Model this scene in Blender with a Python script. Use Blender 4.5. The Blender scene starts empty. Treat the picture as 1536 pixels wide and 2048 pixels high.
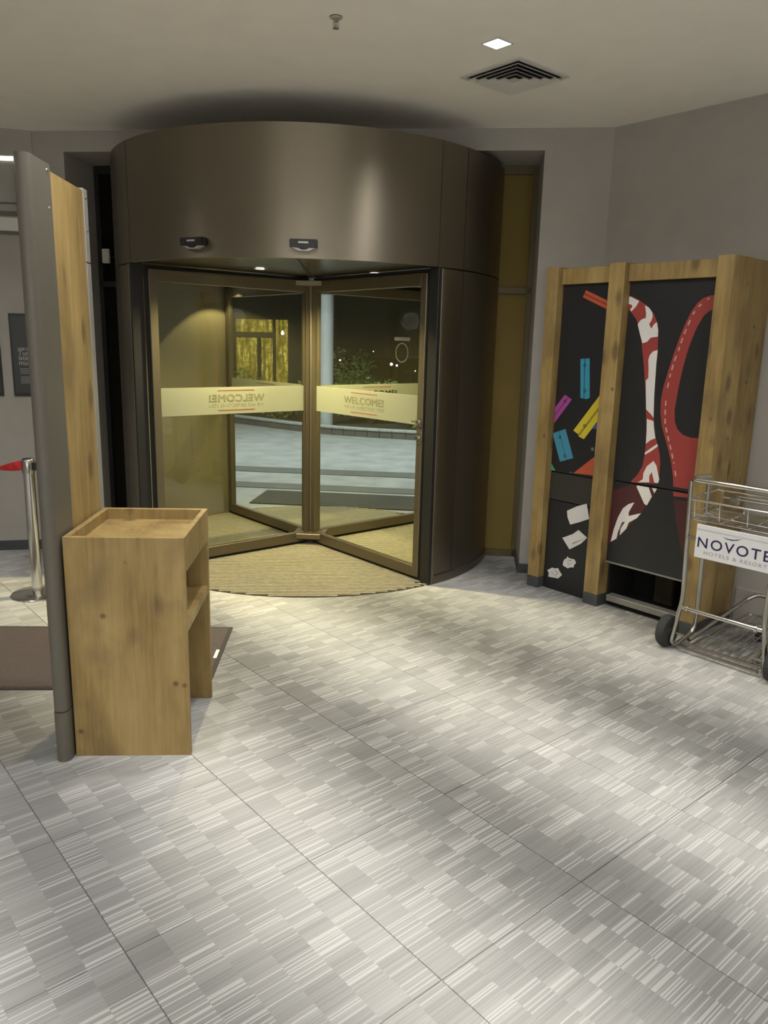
import bpy, bmesh, math, random
from mathutils import Vector, Matrix
random.seed(7)
C = bpy.context.scene.collection
PI = math.pi
def R(d): return math.radians(d)

# ------------------------------------------------------------------ camera
cam_d = bpy.data.cameras.new('camera'); cam = bpy.data.objects.new('camera', cam_d); C.objects.link(cam)
PITCH, ROLL = R(12.35), R(1.35)
fw = Vector((0, math.cos(PITCH), -math.sin(PITCH))); rt = Vector((1, 0, 0)); up = rt.cross(fw)
X = rt*math.cos(ROLL) + up*math.sin(ROLL); U = up*math.cos(ROLL) - rt*math.sin(ROLL)
m = Matrix((X, U, -fw)).transposed().to_4x4(); m.translation = (0, 0, 1.62)
cam.matrix_world = m
cam_d.sensor_fit = 'HORIZONTAL'; cam_d.sensor_width = 36.0; cam_d.lens = 36.0*1538/1536
cam_d.clip_start = 0.05; cam_d.clip_end = 300
bpy.context.scene.camera = cam

# ------------------------------------------------------------------ world, exposure
sc = bpy.context.scene
sc.view_settings.view_transform = 'Standard'; sc.view_settings.look = 'None'
sc.view_settings.gamma = 1.0; sc.view_settings.use_curve_mapping = False
sc.view_settings.exposure = EXPOSURE = -0.15
w = bpy.data.worlds.new('night'); sc.world = w; w.use_nodes = True
w.node_tree.nodes['Background'].inputs[0].default_value = (0.020, 0.019, 0.011, 1)
w.node_tree.nodes['Background'].inputs[1].default_value = 0.55

ROOM_COLOUR = (1.0, 0.98, 0.935)
DOOR_COLOUR = (1.0, 0.86, 0.42)
STREET_COLOUR = (0.86, 0.97, 1.0)
ROOM_WATT = 84; DOOR_WATT = 50; FILL_GLOBE_WATT = 410

# ------------------------------------------------------------------ materials
def mat(name, col, rough=0.6, metal=0.0, spec=0.5, emit=None, es=0.0):
    mt = bpy.data.materials.new(name); mt.use_nodes = True
    b = mt.node_tree.nodes['Principled BSDF']
    b.inputs['Base Color'].default_value = (*col, 1); b.inputs['Roughness'].default_value = rough
    b.inputs['Metallic'].default_value = metal; b.inputs['Specular IOR Level'].default_value = spec
    if emit:
        b.inputs['Emission Color'].default_value = (*emit, 1); b.inputs['Emission Strength'].default_value = es
    return mt
class NT:
    def __init__(s, mt): s.t = mt.node_tree; s.n = s.t.nodes; s.l = s.t.links; s.b = s.n['Principled BSDF']
    def new(s, kind, **kw):
        n = s.n.new(kind)
        for k, v in kw.items(): setattr(n, k, v)
        return n
    def math(s, op, a, b=None, c=None, clamp=False):
        n = s.n.new('ShaderNodeMath'); n.operation = op; n.use_clamp = clamp
        for i, v in enumerate((a, b, c)):
            if v is None: continue
            if isinstance(v, (int, float)): n.inputs[i].default_value = v
            else: s.l.new(v, n.inputs[i])
        return n.outputs[0]
    def wn(s, x, y=None):
        n = s.n.new('ShaderNodeTexWhiteNoise'); n.noise_dimensions = '2D'
        cb = s.n.new('ShaderNodeCombineXYZ'); s.l.new(x, cb.inputs[0])
        if y is not None: s.l.new(y, cb.inputs[1])
        s.l.new(cb.outputs[0], n.inputs['Vector']); return n.outputs['Value']
    def noise(s, vec, scale, detail=3, rough=0.5, sc=(1, 1, 1)):
        mp = s.n.new('ShaderNodeMapping'); mp.inputs['Scale'].default_value = sc; s.l.new(vec, mp.inputs[0])
        n = s.n.new('ShaderNodeTexNoise'); n.inputs['Scale'].default_value = scale
        n.inputs['Detail'].default_value = detail; n.inputs['Roughness'].default_value = rough
        s.l.new(mp.outputs[0], n.inputs['Vector']); return n.outputs['Fac']
    def ramp(s, fac, stops):
        n = s.n.new('ShaderNodeValToRGB'); e = n.color_ramp.elements
        while len(e) < len(stops): e.new(0.5)
        for i, (p, c) in enumerate(stops): e[i].position = p; e[i].color = (*c, 1) if len(c) == 3 else c
        s.l.new(fac, n.inputs[0]); return n.outputs[0]
    def mix(s, fac, a, b, blend='MIX'):
        n = s.n.new('ShaderNodeMix'); n.data_type = 'RGBA'; n.blend_type = blend
        for sock, v in ((n.inputs[0], fac), (n.inputs[6], a), (n.inputs[7], b)):
            if isinstance(v, (int, float)): sock.default_value = v
            elif isinstance(v, tuple): sock.default_value = (*v, 1) if len(v) == 3 else v
            else: s.l.new(v, sock)
        return n.outputs[2]
    def bump(s, h, strength, dist):
        n = s.n.new('ShaderNodeBump'); n.inputs['Strength'].default_value = strength; n.inputs['Distance'].default_value = dist
        s.l.new(h, n.inputs['Height']); s.l.new(n.outputs[0], s.b.inputs['Normal'])
def speckle(name, col, amp=0.08, scale=30, rough=0.7, metal=0, bump=0.0):
    mt = mat(name, col, rough, metal); k = NT(mt)
    tc = k.new('ShaderNodeTexCoord'); f = k.noise(tc.outputs['Object'], scale, 4)
    d = tuple(max(0, c*(1-amp)) for c in col); u = tuple(min(1, c*(1+amp)) for c in col)
    k.l.new(k.ramp(f, [(0.3, d), (0.7, u)]), k.b.inputs['Base Color'])
    if bump: k.bump(f, bump, 0.002)
    return mt
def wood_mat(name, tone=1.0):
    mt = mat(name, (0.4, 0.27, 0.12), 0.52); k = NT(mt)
    tc = k.new('ShaderNodeTexCoord'); oi = k.new('ShaderNodeObjectInfo')
    ad = k.new('ShaderNodeVectorMath', operation='ADD'); cb = k.new('ShaderNodeCombineXYZ')
    k.l.new(k.math('MULTIPLY', oi.outputs['Random'], 13.0), cb.inputs[0]); k.l.new(k.math('MULTIPLY', oi.outputs['Random'], 29.0), cb.inputs[2])
    k.l.new(tc.outputs['Object'], ad.inputs[0]); k.l.new(cb.outputs[0], ad.inputs[1]); v = ad.outputs[0]
    broad = k.noise(v, 3.2, 4, 0.6, (1.6, 1.6, 0.45))
    fine = k.noise(v, 55, 5, 0.6, (1, 1, 0.05))
    blotch = k.noise(v, 5.5, 3, 0.55, (1, 1, 0.6))
    g = k.math('ADD', k.math('MULTIPLY', broad, 0.65), k.math('MULTIPLY', fine, 0.35))
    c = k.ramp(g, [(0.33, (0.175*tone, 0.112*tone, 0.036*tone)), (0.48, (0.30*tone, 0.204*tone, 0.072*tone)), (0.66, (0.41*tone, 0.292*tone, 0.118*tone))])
    dark = k.ramp(blotch, [(0.50, (0, 0, 0)), (0.68, (1, 1, 1))])
    c = k.mix(k.math('MULTIPLY', dark, 0.55), c, (0.15*tone, 0.10*tone, 0.045*tone))
    vo = k.new('ShaderNodeTexVoronoi'); vo.inputs['Scale'].default_value = 4.2
    mp = k.new('ShaderNodeMapping'); mp.inputs['Scale'].default_value = (1.5, 1.5, 0.75); k.l.new(v, mp.inputs[0]); k.l.new(mp.outputs[0], vo.inputs['Vector'])
    knot = k.ramp(k.math('ADD', vo.outputs['Distance'], k.math('MULTIPLY_ADD', fine, 0.16, -0.08)), [(0.10, (1, 1, 1)), (0.23, (0, 0, 0))])
    c = k.mix(k.math('MULTIPLY', knot, 0.75), c, (0.10*tone, 0.065*tone, 0.03*tone))
    v2 = k.new('ShaderNodeTexVoronoi'); v2.inputs['Scale'].default_value = 6.5
    k.l.new(v, v2.inputs['Vector'])
    kn = k.ramp(v2.outputs['Distance'], [(0.045, (1, 1, 1)), (0.10, (0, 0, 0))])
    c = k.mix(k.math('MULTIPLY', kn, 0.7), c, (0.07*tone, 0.042*tone, 0.018*tone))
    k.l.new(c, k.b.inputs['Base Color'])
    k.bump(fine, 0.15, 0.001)
    return mt
def carpet_mat():
    mt = mat('striped_carpet', (0.4, 0.4, 0.4), 0.95, spec=0.15); k = NT(mt)
    gp = k.new('ShaderNodeNewGeometry'); sx = k.new('ShaderNodeSeparateXYZ'); k.l.new(gp.outputs['Position'], sx.inputs[0])
    x, y = sx.outputs[0], sx.outputs[1]; ca, sa = math.cos(R(-49.6)), math.sin(R(-49.6))
    s = k.math('ADD', k.math('MULTIPLY', x, ca), k.math('MULTIPLY', y, sa))
    t = k.math('ADD', k.math('MULTIPLY', x, -sa), k.math('MULTIPLY', y, ca))
    fl = lambda v: k.math('FLOOR', v)
    tc = fl(k.math('MULTIPLY', k.math('SUBTRACT', t, 1.24), 6/0.6035))
    r1 = k.wn(tc); tc2 = k.math('ADD', tc, 57.0)
    blk = fl(k.math('ADD', k.math('MULTIPLY', s, 1/0.048), k.math('MULTIPLY', r1, 9.0)))
    blk2 = fl(k.math('ADD', k.math('MULTIPLY', s, 1/0.115), k.math('MULTIPLY', r1, 23.0)))
    row = fl(k.math('ADD', k.math('MULTIPLY', s, 1/0.0043), k.math('MULTIPLY', r1, 40.0)))
    n1 = k.wn(blk, tc); n3 = k.wn(blk2, tc2); n2 = k.wn(row, tc)
    band = k.math('MULTIPLY_ADD', k.math('COSINE', k.math('MULTIPLY', k.math('SUBTRACT', t, 1.24), 2*PI/1.207)), 0.5, 0.5)
    band = k.math('ADD', band, k.math('MULTIPLY_ADD', n3, 0.18, -0.09), clamp=True)
    base = k.math('MULTIPLY_ADD', band, 0.285, 0.19)
    base = k.math('MULTIPLY', base, k.math('MULTIPLY_ADD', n1, 0.17, 0.915))
    base = k.math('MULTIPLY', base, k.math('MULTIPLY_ADD', n2, 0.22, 0.88))
    streak = k.math('MULTIPLY', k.math('MULTIPLY', k.math('GREATER_THAN', n2, 0.77), k.math('GREATER_THAN', n1, 0.35)), 0.095)
    val = k.math('ADD', base, streak)
    cb = k.new('ShaderNodeCombineColor')
    k.l.new(k.math('MULTIPLY', val, 1.0), cb.inputs[0]); k.l.new(k.math('MULTIPLY', val, 1.0), cb.inputs[1]); k.l.new(k.math('MULTIPLY', val, 0.985), cb.inputs[2])
    k.l.new(cb.outputs[0], k.b.inputs['Base Color'])
    k.bump(n2, 0.25, 0.001)
    return mt
def glass_mat(name, tint=(0.955, 0.965, 0.94), refl=1.0):
    mt = bpy.data.materials.new(name); mt.use_nodes = True; t = mt.node_tree; t.nodes.clear()
    o = t.nodes.new('ShaderNodeOutputMaterial'); tr = t.nodes.new('ShaderNodeBsdfTransparent'); tr.inputs[0].default_value = (*tint, 1)
    gl = t.nodes.new('ShaderNodeBsdfGlossy'); gl.inputs['Roughness'].default_value = 0.02; gl.inputs[0].default_value = (1, 1, 1, 1)
    ge = t.nodes.new('ShaderNodeNewGeometry'); dt = t.nodes.new('ShaderNodeVectorMath'); dt.operation = 'DOT_PRODUCT'
    t.links.new(ge.outputs['Normal'], dt.inputs[0]); t.links.new(ge.outputs['Incoming'], dt.inputs[1])
    def mth(op, a, b=None):
        n = t.nodes.new('ShaderNodeMath'); n.operation = op
        for i, v in enumerate((a, b)):
            if v is None: continue
            if isinstance(v, (int, float)): n.inputs[i].default_value = v
            else: t.links.new(v, n.inputs[i])
        return n
    sch = mth('POWER', mth('SUBTRACT', 1.0, mth('ABSOLUTE', dt.outputs['Value']).outputs[0]).outputs[0], 5.0)
    mu = mth('MULTIPLY', mth('ADD', mth('MULTIPLY', sch.outputs[0], 0.96).outputs[0], 0.04).outputs[0], refl)
    mx = t.nodes.new('ShaderNodeMixShader'); t.links.new(mu.outputs[0], mx.inputs[0]); t.links.new(tr.outputs[0], mx.inputs[1]); t.links.new(gl.outputs[0], mx.inputs[2])
    t.links.new(mx.outputs[0], o.inputs[0]); return mt
def film_mat(name, col, op):
    mt = bpy.data.materials.new(name); mt.use_nodes = True; t = mt.node_tree; t.nodes.clear()
    o = t.nodes.new('ShaderNodeOutputMaterial'); tr = t.nodes.new('ShaderNodeBsdfTransparent')
    df = t.nodes.new('ShaderNodeBsdfDiffuse'); df.inputs[0].default_value = (*col, 1)
    tl = t.nodes.new('ShaderNodeBsdfTranslucent'); tl.inputs[0].default_value = (*col, 1)
    m1 = t.nodes.new('ShaderNodeMixShader'); m1.inputs[0].default_value = 0.45; t.links.new(df.outputs[0], m1.inputs[1]); t.links.new(tl.outputs[0], m1.inputs[2])
    m2 = t.nodes.new('ShaderNodeMixShader'); m2.inputs[0].default_value = op; t.links.new(tr.outputs[0], m2.inputs[1]); t.links.new(m1.outputs[0], m2.inputs[2])
    t.links.new(m2.outputs[0], o.inputs[0]); return mt
def brushed(name, col, rough, metal=0.9, aniso=0.0):
    mt = mat(name, col, rough, metal); k = NT(mt); tc = k.new('ShaderNodeTexCoord')
    f = k.noise(tc.outputs['Object'], 40, 3, 0.5, (1, 1, 0.02))
    k.l.new(k.math('MULTIPLY_ADD', f, 0.08, rough-0.04), k.b.inputs['Roughness'])
    if aniso:
        tg = k.new('ShaderNodeTangent', direction_type='RADIAL', axis='Z'); k.l.new(tg.outputs[0], k.b.inputs['Tangent'])
        k.b.inputs['Anisotropic'].default_value = aniso; k.b.inputs['Anisotropic Rotation'].default_value = 0.25
    return mt
def lamp_mat(name, col, st): return mat(name, col, 0.4, emit=col, es=st)
def window_glow():
    mt = mat('lit_window_pattern', (0.05, 0.045, 0.01), 0.3); k = NT(mt); tc = k.new('ShaderNodeTexCoord')
    a = k.noise(tc.outputs['Object'], 14, 5, 0.7, (1, 1, 0.7)); b = k.noise(tc.outputs['Object'], 5, 2, 0.5, (3, 3, 0.4))
    f = k.math('MULTIPLY', a, b)
    k.l.new(k.ramp(f, [(0.10, (0.05, 0.04, 0.004)), (0.25, (0.30, 0.235, 0.02)), (0.42, (1.0, 0.85, 0.18))]), k.b.inputs['Emission Color'])
    k.b.inputs['Emission Strength'].default_value = 0.75
    return mt
M = dict(
    ceil=speckle('ceiling_plaster', (0.93, 0.90, 0.835), 0.02, 6, 0.85), wall=speckle('wall_paint', (0.37, 0.352, 0.32), 0.03, 8, 0.75, bump=0.05),
    skirt=speckle('dark_skirting', (0.055, 0.06, 0.065), 0.1, 20, 0.55), carpet=carpet_mat(), floorbase=mat('joint_backing', (0.06, 0.06, 0.06), 0.95),
    bronze=brushed('bronze_metal', (0.245, 0.215, 0.165), 0.44, 0.95, 0.72), bronze_frame=brushed('bronze_frame', (0.19, 0.162, 0.112), 0.42, 0.8),
    lining=speckle('pale_bronze_lining', (0.165, 0.148, 0.085), 0.03, 4, 0.45), soffit=mat('bronze_soffit', (0.15, 0.135, 0.10), 0.25, 0.9), olive=mat('olive_frame', (0.10, 0.078, 0.03), 0.6),
    black=mat('black_plastic', (0.012, 0.012, 0.013), 0.45), rubber=speckle('black_rubber', (0.03, 0.03, 0.03), 0.2, 40, 0.8),
    brush=mat('black_brush', (0.015, 0.014, 0.012), 0.95), glass=glass_mat('door_glass'), sideglass=film_mat('bronze_filmed_glass', (0.33, 0.245, 0.09), 0.96), nightpane=film_mat('night_view_pane', (0.02, 0.018, 0.012), 0.97),
    film=film_mat('cream_frosted_film', (0.44, 0.455, 0.36), 0.86), ink=mat('grey_film_print', (0.15, 0.15, 0.085), 0.8), ink2=film_mat('faint_film_print', (0.42, 0.42, 0.27), 0.55),
    redink=mat('red_film_print', (0.24, 0.075, 0.045), 0.8), ghost=film_mat('faint_sticker', (0.45, 0.46, 0.45), 0.22),
    rib=speckle('grey_mat_rib', (0.30, 0.27, 0.185), 0.12, 25, 0.9), ribbase=mat('mat_channel', (0.03, 0.026, 0.018), 0.9),
    rug=speckle('brown_rug_pile', (0.095, 0.075, 0.072), 0.35, 220, 0.98, bump=0.3), rugedge=mat('rug_edge', (0.05, 0.042, 0.04), 0.9), label=mat('white_label', (0.8, 0.8, 0.78), 0.6),
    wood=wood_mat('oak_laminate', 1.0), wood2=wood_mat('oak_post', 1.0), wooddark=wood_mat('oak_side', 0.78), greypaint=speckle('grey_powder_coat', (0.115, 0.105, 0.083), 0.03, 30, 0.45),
    alu=mat('aluminium_strip', (0.42, 0.41, 0.39), 0.42, 0.6), chrome=mat('chrome', (0.72, 0.71, 0.68), 0.14, 1.0), steel=mat('steel_tube', (0.50, 0.49, 0.45), 0.22, 1.0), rivet=mat('rivet', (0.8, 0.8, 0.78), 0.2, 1.0),
    white=mat('white_plastic', (0.62, 0.61, 0.58), 0.5), lightstrip=lamp_mat('light_strip', (1.0, 0.98, 0.9), 3.0),
    roomlamp=lamp_mat('downlight_lens', (0.93, 0.97, 1.0), 14.0), doorlamp=lamp_mat('warm_downlight_lens', (1.0, 0.93, 0.72), 9.0), trimring=mat('lamp_trim', (0.5, 0.49, 0.46), 0.4, 0.3),
    vent=mat('vent_white', (0.62, 0.61, 0.575), 0.5), ventdark=mat('vent_duct', (0.01, 0.01, 0.012), 0.9),
    red=mat('red_belt', (0.55, 0.02, 0.03), 0.6), poster=mat('poster_dark', (0.028, 0.032, 0.032), 0.4), posteredge=mat('poster_frame', (0.008, 0.008, 0.008), 0.4), postertxt=mat('poster_print', (0.33, 0.34, 0.33), 0.7),
    vblack=speckle('machine_black', (0.014, 0.014, 0.016), 0.1, 20, 0.42), vgrey=mat('machine_charcoal', (0.032, 0.030, 0.027), 0.45), vdark=mat('machine_inside', (0.004, 0.004, 0.004), 0.9),
    pwhite=mat('print_white', (0.66, 0.64, 0.62), 0.5), pred=mat('print_red', (0.29, 0.042, 0.038), 0.45), pdkred=mat('print_dark_red', (0.062, 0.015, 0.017), 0.45),
    porange=mat('print_orange', (0.46, 0.085, 0.035), 0.5), pteal=mat('print_teal', (0.035, 0.26, 0.38), 0.5), pmag=mat('print_magenta', (0.33, 0.06, 0.27), 0.5), pyel=mat('print_yellow', (0.55, 0.45, 0.03), 0.5),
    pblue=mat('print_blue', (0.05, 0.24, 0.36), 0.5), pgreen=mat('print_green', (0.05, 0.27, 0.19), 0.5), pnavy=mat('print_navy', (0.05, 0.09, 0.35), 0.5), pshade=mat('print_shade', (0.012, 0.03, 0.04), 0.5),
    board=mat('sign_board', (0.70, 0.70, 0.72), 0.35), navy=mat('sign_navy', (0.012, 0.013, 0.06), 0.5), greytxt=mat('sign_grey', (0.33, 0.33, 0.35), 0.5),
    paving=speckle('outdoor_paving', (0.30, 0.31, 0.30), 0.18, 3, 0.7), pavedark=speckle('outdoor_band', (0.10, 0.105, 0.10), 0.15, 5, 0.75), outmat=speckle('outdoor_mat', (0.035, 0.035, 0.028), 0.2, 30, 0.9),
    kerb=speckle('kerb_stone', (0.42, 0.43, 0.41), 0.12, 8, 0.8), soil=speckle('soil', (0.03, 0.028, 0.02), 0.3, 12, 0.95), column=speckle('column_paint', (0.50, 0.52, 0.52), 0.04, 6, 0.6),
    leaf=speckle('leaf_green', (0.14, 0.23, 0.055), 0.4, 3, 0.6), twig=mat('twig', (0.07, 0.05, 0.03), 0.9), facade=speckle('far_facade', (0.05, 0.045, 0.03), 0.15, 3, 0.8), glow=window_glow(),
    globe=lamp_mat('fill_globe_glass', (1.0, 0.95, 0.86), 2.5), streetlamp=lamp_mat('street_lamp_glow', (0.85, 0.97, 1.0), 6.0), bulb=lamp_mat('warm_bulb', (1.0, 0.95, 0.7), 5.0), litpost=mat('pale_post', (0.6, 0.62, 0.62), 0.6), flap=mat('chute_lip', (0.23, 0.225, 0.21), 0.4, 0.4), brick=speckle('machine_back', (0.03, 0.022, 0.01), 0.2, 8, 0.8),
)

# ------------------------------------------------------------------ mesh helpers
class MB:
    def __init__(s): s.v = []; s.f = []
    def add(s, vs, fs):
        o = len(s.v); s.v += [tuple(q) for q in vs]; s.f += [tuple(o+i for i in f) for f in fs]; return s
    def box(s, x0, x1, y0, y1, z0, z1):
        return s.add([(x0,y0,z0),(x1,y0,z0),(x1,y1,z0),(x0,y1,z0),(x0,y0,z1),(x1,y0,z1),(x1,y1,z1),(x0,y1,z1)],
                     [(0,3,2,1),(4,5,6,7),(0,1,5,4),(1,2,6,5),(2,3,7,6),(3,0,4,7)])
    def tube(s, pts, r, n=10, closed=False, caps=True):
        P = [Vector(p) for p in pts]; N = len(P); vs = []; fs = []
        tan = []
        for i in range(N):
            if closed: d = P[(i+1) % N]-P[i-1]
            else: d = P[min(i+1, N-1)]-P[max(i-1, 0)]
            tan.append(d.normalized())
        ref = Vector((0, 0, 1)) if abs(tan[0].z) < 0.9 else Vector((1, 0, 0))
        nrm = (ref-tan[0]*ref.dot(tan[0])).normalized()
        for i in range(N):
            nrm = (nrm-tan[i]*nrm.dot(tan[i])).normalized(); bn = tan[i].cross(nrm)
            for k in range(n):
                a = 2*PI*k/n; vs.append(P[i]+(nrm*math.cos(a)+bn*math.sin(a))*r)
        for i in range(N if closed else N-1):
            j = (i+1) % N
            for k in range(n): fs.append((i*n+k, i*n+(k+1) % n, j*n+(k+1) % n, j*n+k))
        if caps and not closed: fs.append(tuple(range(n-1, -1, -1))); fs.append(tuple((N-1)*n+k for k in range(n)))
        return s.add(vs, fs)
    def lathe(s, prof, n=32, ax=(0, 0, 0), axis='z', ring=False):
        vs = []; fs = []
        for (r, h) in prof:
            for k in range(n):
                a = 2*PI*k/n; c, d = r*math.cos(a), r*math.sin(a)
                p = (c, d, h) if axis == 'z' else ((h, c, d) if axis == 'x' else (d, h, c))
                vs.append((p[0]+ax[0], p[1]+ax[1], p[2]+ax[2]))
        for i in range(len(prof)-1):
            for k in range(n): fs.append((i*n+k, i*n+(k+1) % n, (i+1)*n+(k+1) % n, (i+1)*n+k))
        if ring:
            e = (len(prof)-1)*n
            for k in range(n): fs.append((e+k, e+(k+1) % n, (k+1) % n, k))
        else:
            fs.append(tuple(range(n-1, -1, -1))); fs.append(tuple((len(prof)-1)*n+k for k in range(n)))
        return s.add(vs, fs)
    def arc(s, r0, r1, t0, t1, z0, z1, n=24):
        vs = []; fs = []
        for i in range(n+1):
            a = R(t0+(t1-t0)*i/n); c, d = math.cos(a), math.sin(a)
            vs += [(r0*c, r0*d, z0), (r1*c, r1*d, z0), (r1*c, r1*d, z1), (r0*c, r0*d, z1)]
        for i in range(n):
            o = i*4
            for k in range(4): fs.append((o+k, o+(k+1) % 4, o+4+(k+1) % 4, o+4+k))
        if abs(t1-t0) < 359.9: fs += [(3, 2, 1, 0), (n*4, n*4+1, n*4+2, n*4+3)]
        return s.add(vs, fs)
    def prism(s, poly, f0, f1):                      # poly in 2-D; f0/f1 map a 2-D point to the two faces
        n = len(poly); vs = [f0(*p) for p in poly]+[f1(*p) for p in poly]
        return s.add(vs, [tuple(range(n)), tuple(range(2*n-1, n-1, -1))]+[(i, (i+1) % n, n+(i+1) % n, n+i) for i in range(n)])
    def mesh(s, name, bevel=0.0, smooth=False, seg=1):
        me = bpy.data.meshes.new(name); bm = bmesh.new()
        bv = [bm.verts.new(p) for p in s.v]
        for f in s.f:
            try: bm.faces.new([bv[i] for i in f])
            except ValueError: pass
        bmesh.ops.remove_doubles(bm, verts=bm.verts, dist=1e-6)
        bmesh.ops.recalc_face_normals(bm, faces=bm.faces)
        if bevel:
            ed = [e for e in bm.edges if len(e.link_faces) == 2 and e.calc_face_angle(0) > 0.6]
            bmesh.ops.bevel(bm, geom=ed, offset=bevel, segments=seg, affect='EDGES', clamp_overlap=True)
        bm.to_mesh(me); bm.free()
        if smooth:
            for p in me.polygons: p.use_smooth = True
            try: me.set_sharp_from_angle(angle=R(40))
            except Exception: pass
        return me
    def build(s, name, m, parent=None, bevel=0.0, smooth=False, seg=1, **kw):
        return obj(name, s.mesh(name, bevel, smooth, seg), m, parent, **kw)
def obj(name, me, m, parent=None, loc=(0, 0, 0), rot=(0, 0, 0), label=None, cat=None, group=None, kind=None):
    o = bpy.data.objects.new(name, me); C.objects.link(o)
    if m is not None and me is not None and not me.materials: me.materials.append(M[m] if isinstance(m, str) else m)
    o.location = loc; o.rotation_euler = rot
    if parent: o.parent = parent
    for k, v in (('label', label), ('category', cat), ('group', group), ('kind', kind)):
        if v: o[k] = v
    return o
def thing(name, label, cat, loc=(0, 0, 0), rz=0.0, group=None, kind=None):
    return obj(name, None, None, None, loc, (0, 0, rz), label, cat, group, kind)
def copy_tree(o, parent=None):
    c = o.copy(); C.objects.link(c); c.parent = parent
    for ch in list(o.children): copy_tree(ch, c)
    return c
def text_mesh(body, size, wx=1.0, fat=0.0, thick=0.0006, align='CENTER', space=1.0):
    cu = bpy.data.curves.new('lettering', 'FONT'); cu.body = body; cu.size = size; cu.offset = fat; cu.extrude = thick
    cu.align_x = align; cu.space_character = space; cu.resolution_u = 4
    o = bpy.data.objects.new('lettering', cu); C.objects.link(o); bpy.context.view_layer.update()
    dg = bpy.context.evaluated_depsgraph_get(); me = bpy.data.meshes.new_from_object(o.evaluated_get(dg))
    bpy.data.objects.remove(o); bpy.data.curves.remove(cu)
    me.transform(Matrix.Diagonal((wx, 1, 1, 1))); return me
def clip_poly(poly, lo, hi):
    for sgn, lim in ((1, lo), (-1, -hi)):
        out = []
        for i, p in enumerate(poly):
            q = poly[i-1]; a = sgn*q[0]-lim; b = sgn*p[0]-lim
            if (a >= 0) != (b >= 0):
                f = a/(a-b); out.append((q[0]+(p[0]-q[0])*f, q[1]+(p[1]-q[1])*f))
            if b >= 0: out.append(p)
        poly = out
    return poly
def spot(name, loc, watt, col, size=120, blend=0.8, rad=0.05, parent=None, rot=(0, 0, 0)):
    l = bpy.data.lights.new(name, 'SPOT'); l.energy = watt; l.color = col; l.spot_size = R(size); l.spot_blend = blend; l.shadow_soft_size = rad
    o = bpy.data.objects.new(name, l); C.objects.link(o); o.location = loc; o.rotation_euler = rot
    if parent: o.parent = parent
    return o
GA = R(-49.6); ga = Vector((math.cos(GA), math.sin(GA), 0)); gb = Vector((-math.sin(GA), math.cos(GA), 0))   # the room's grid: s along ga, t along gb
def ST(s, t, z=0): return ga*s+gb*t+Vector((0, 0, z))
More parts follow.
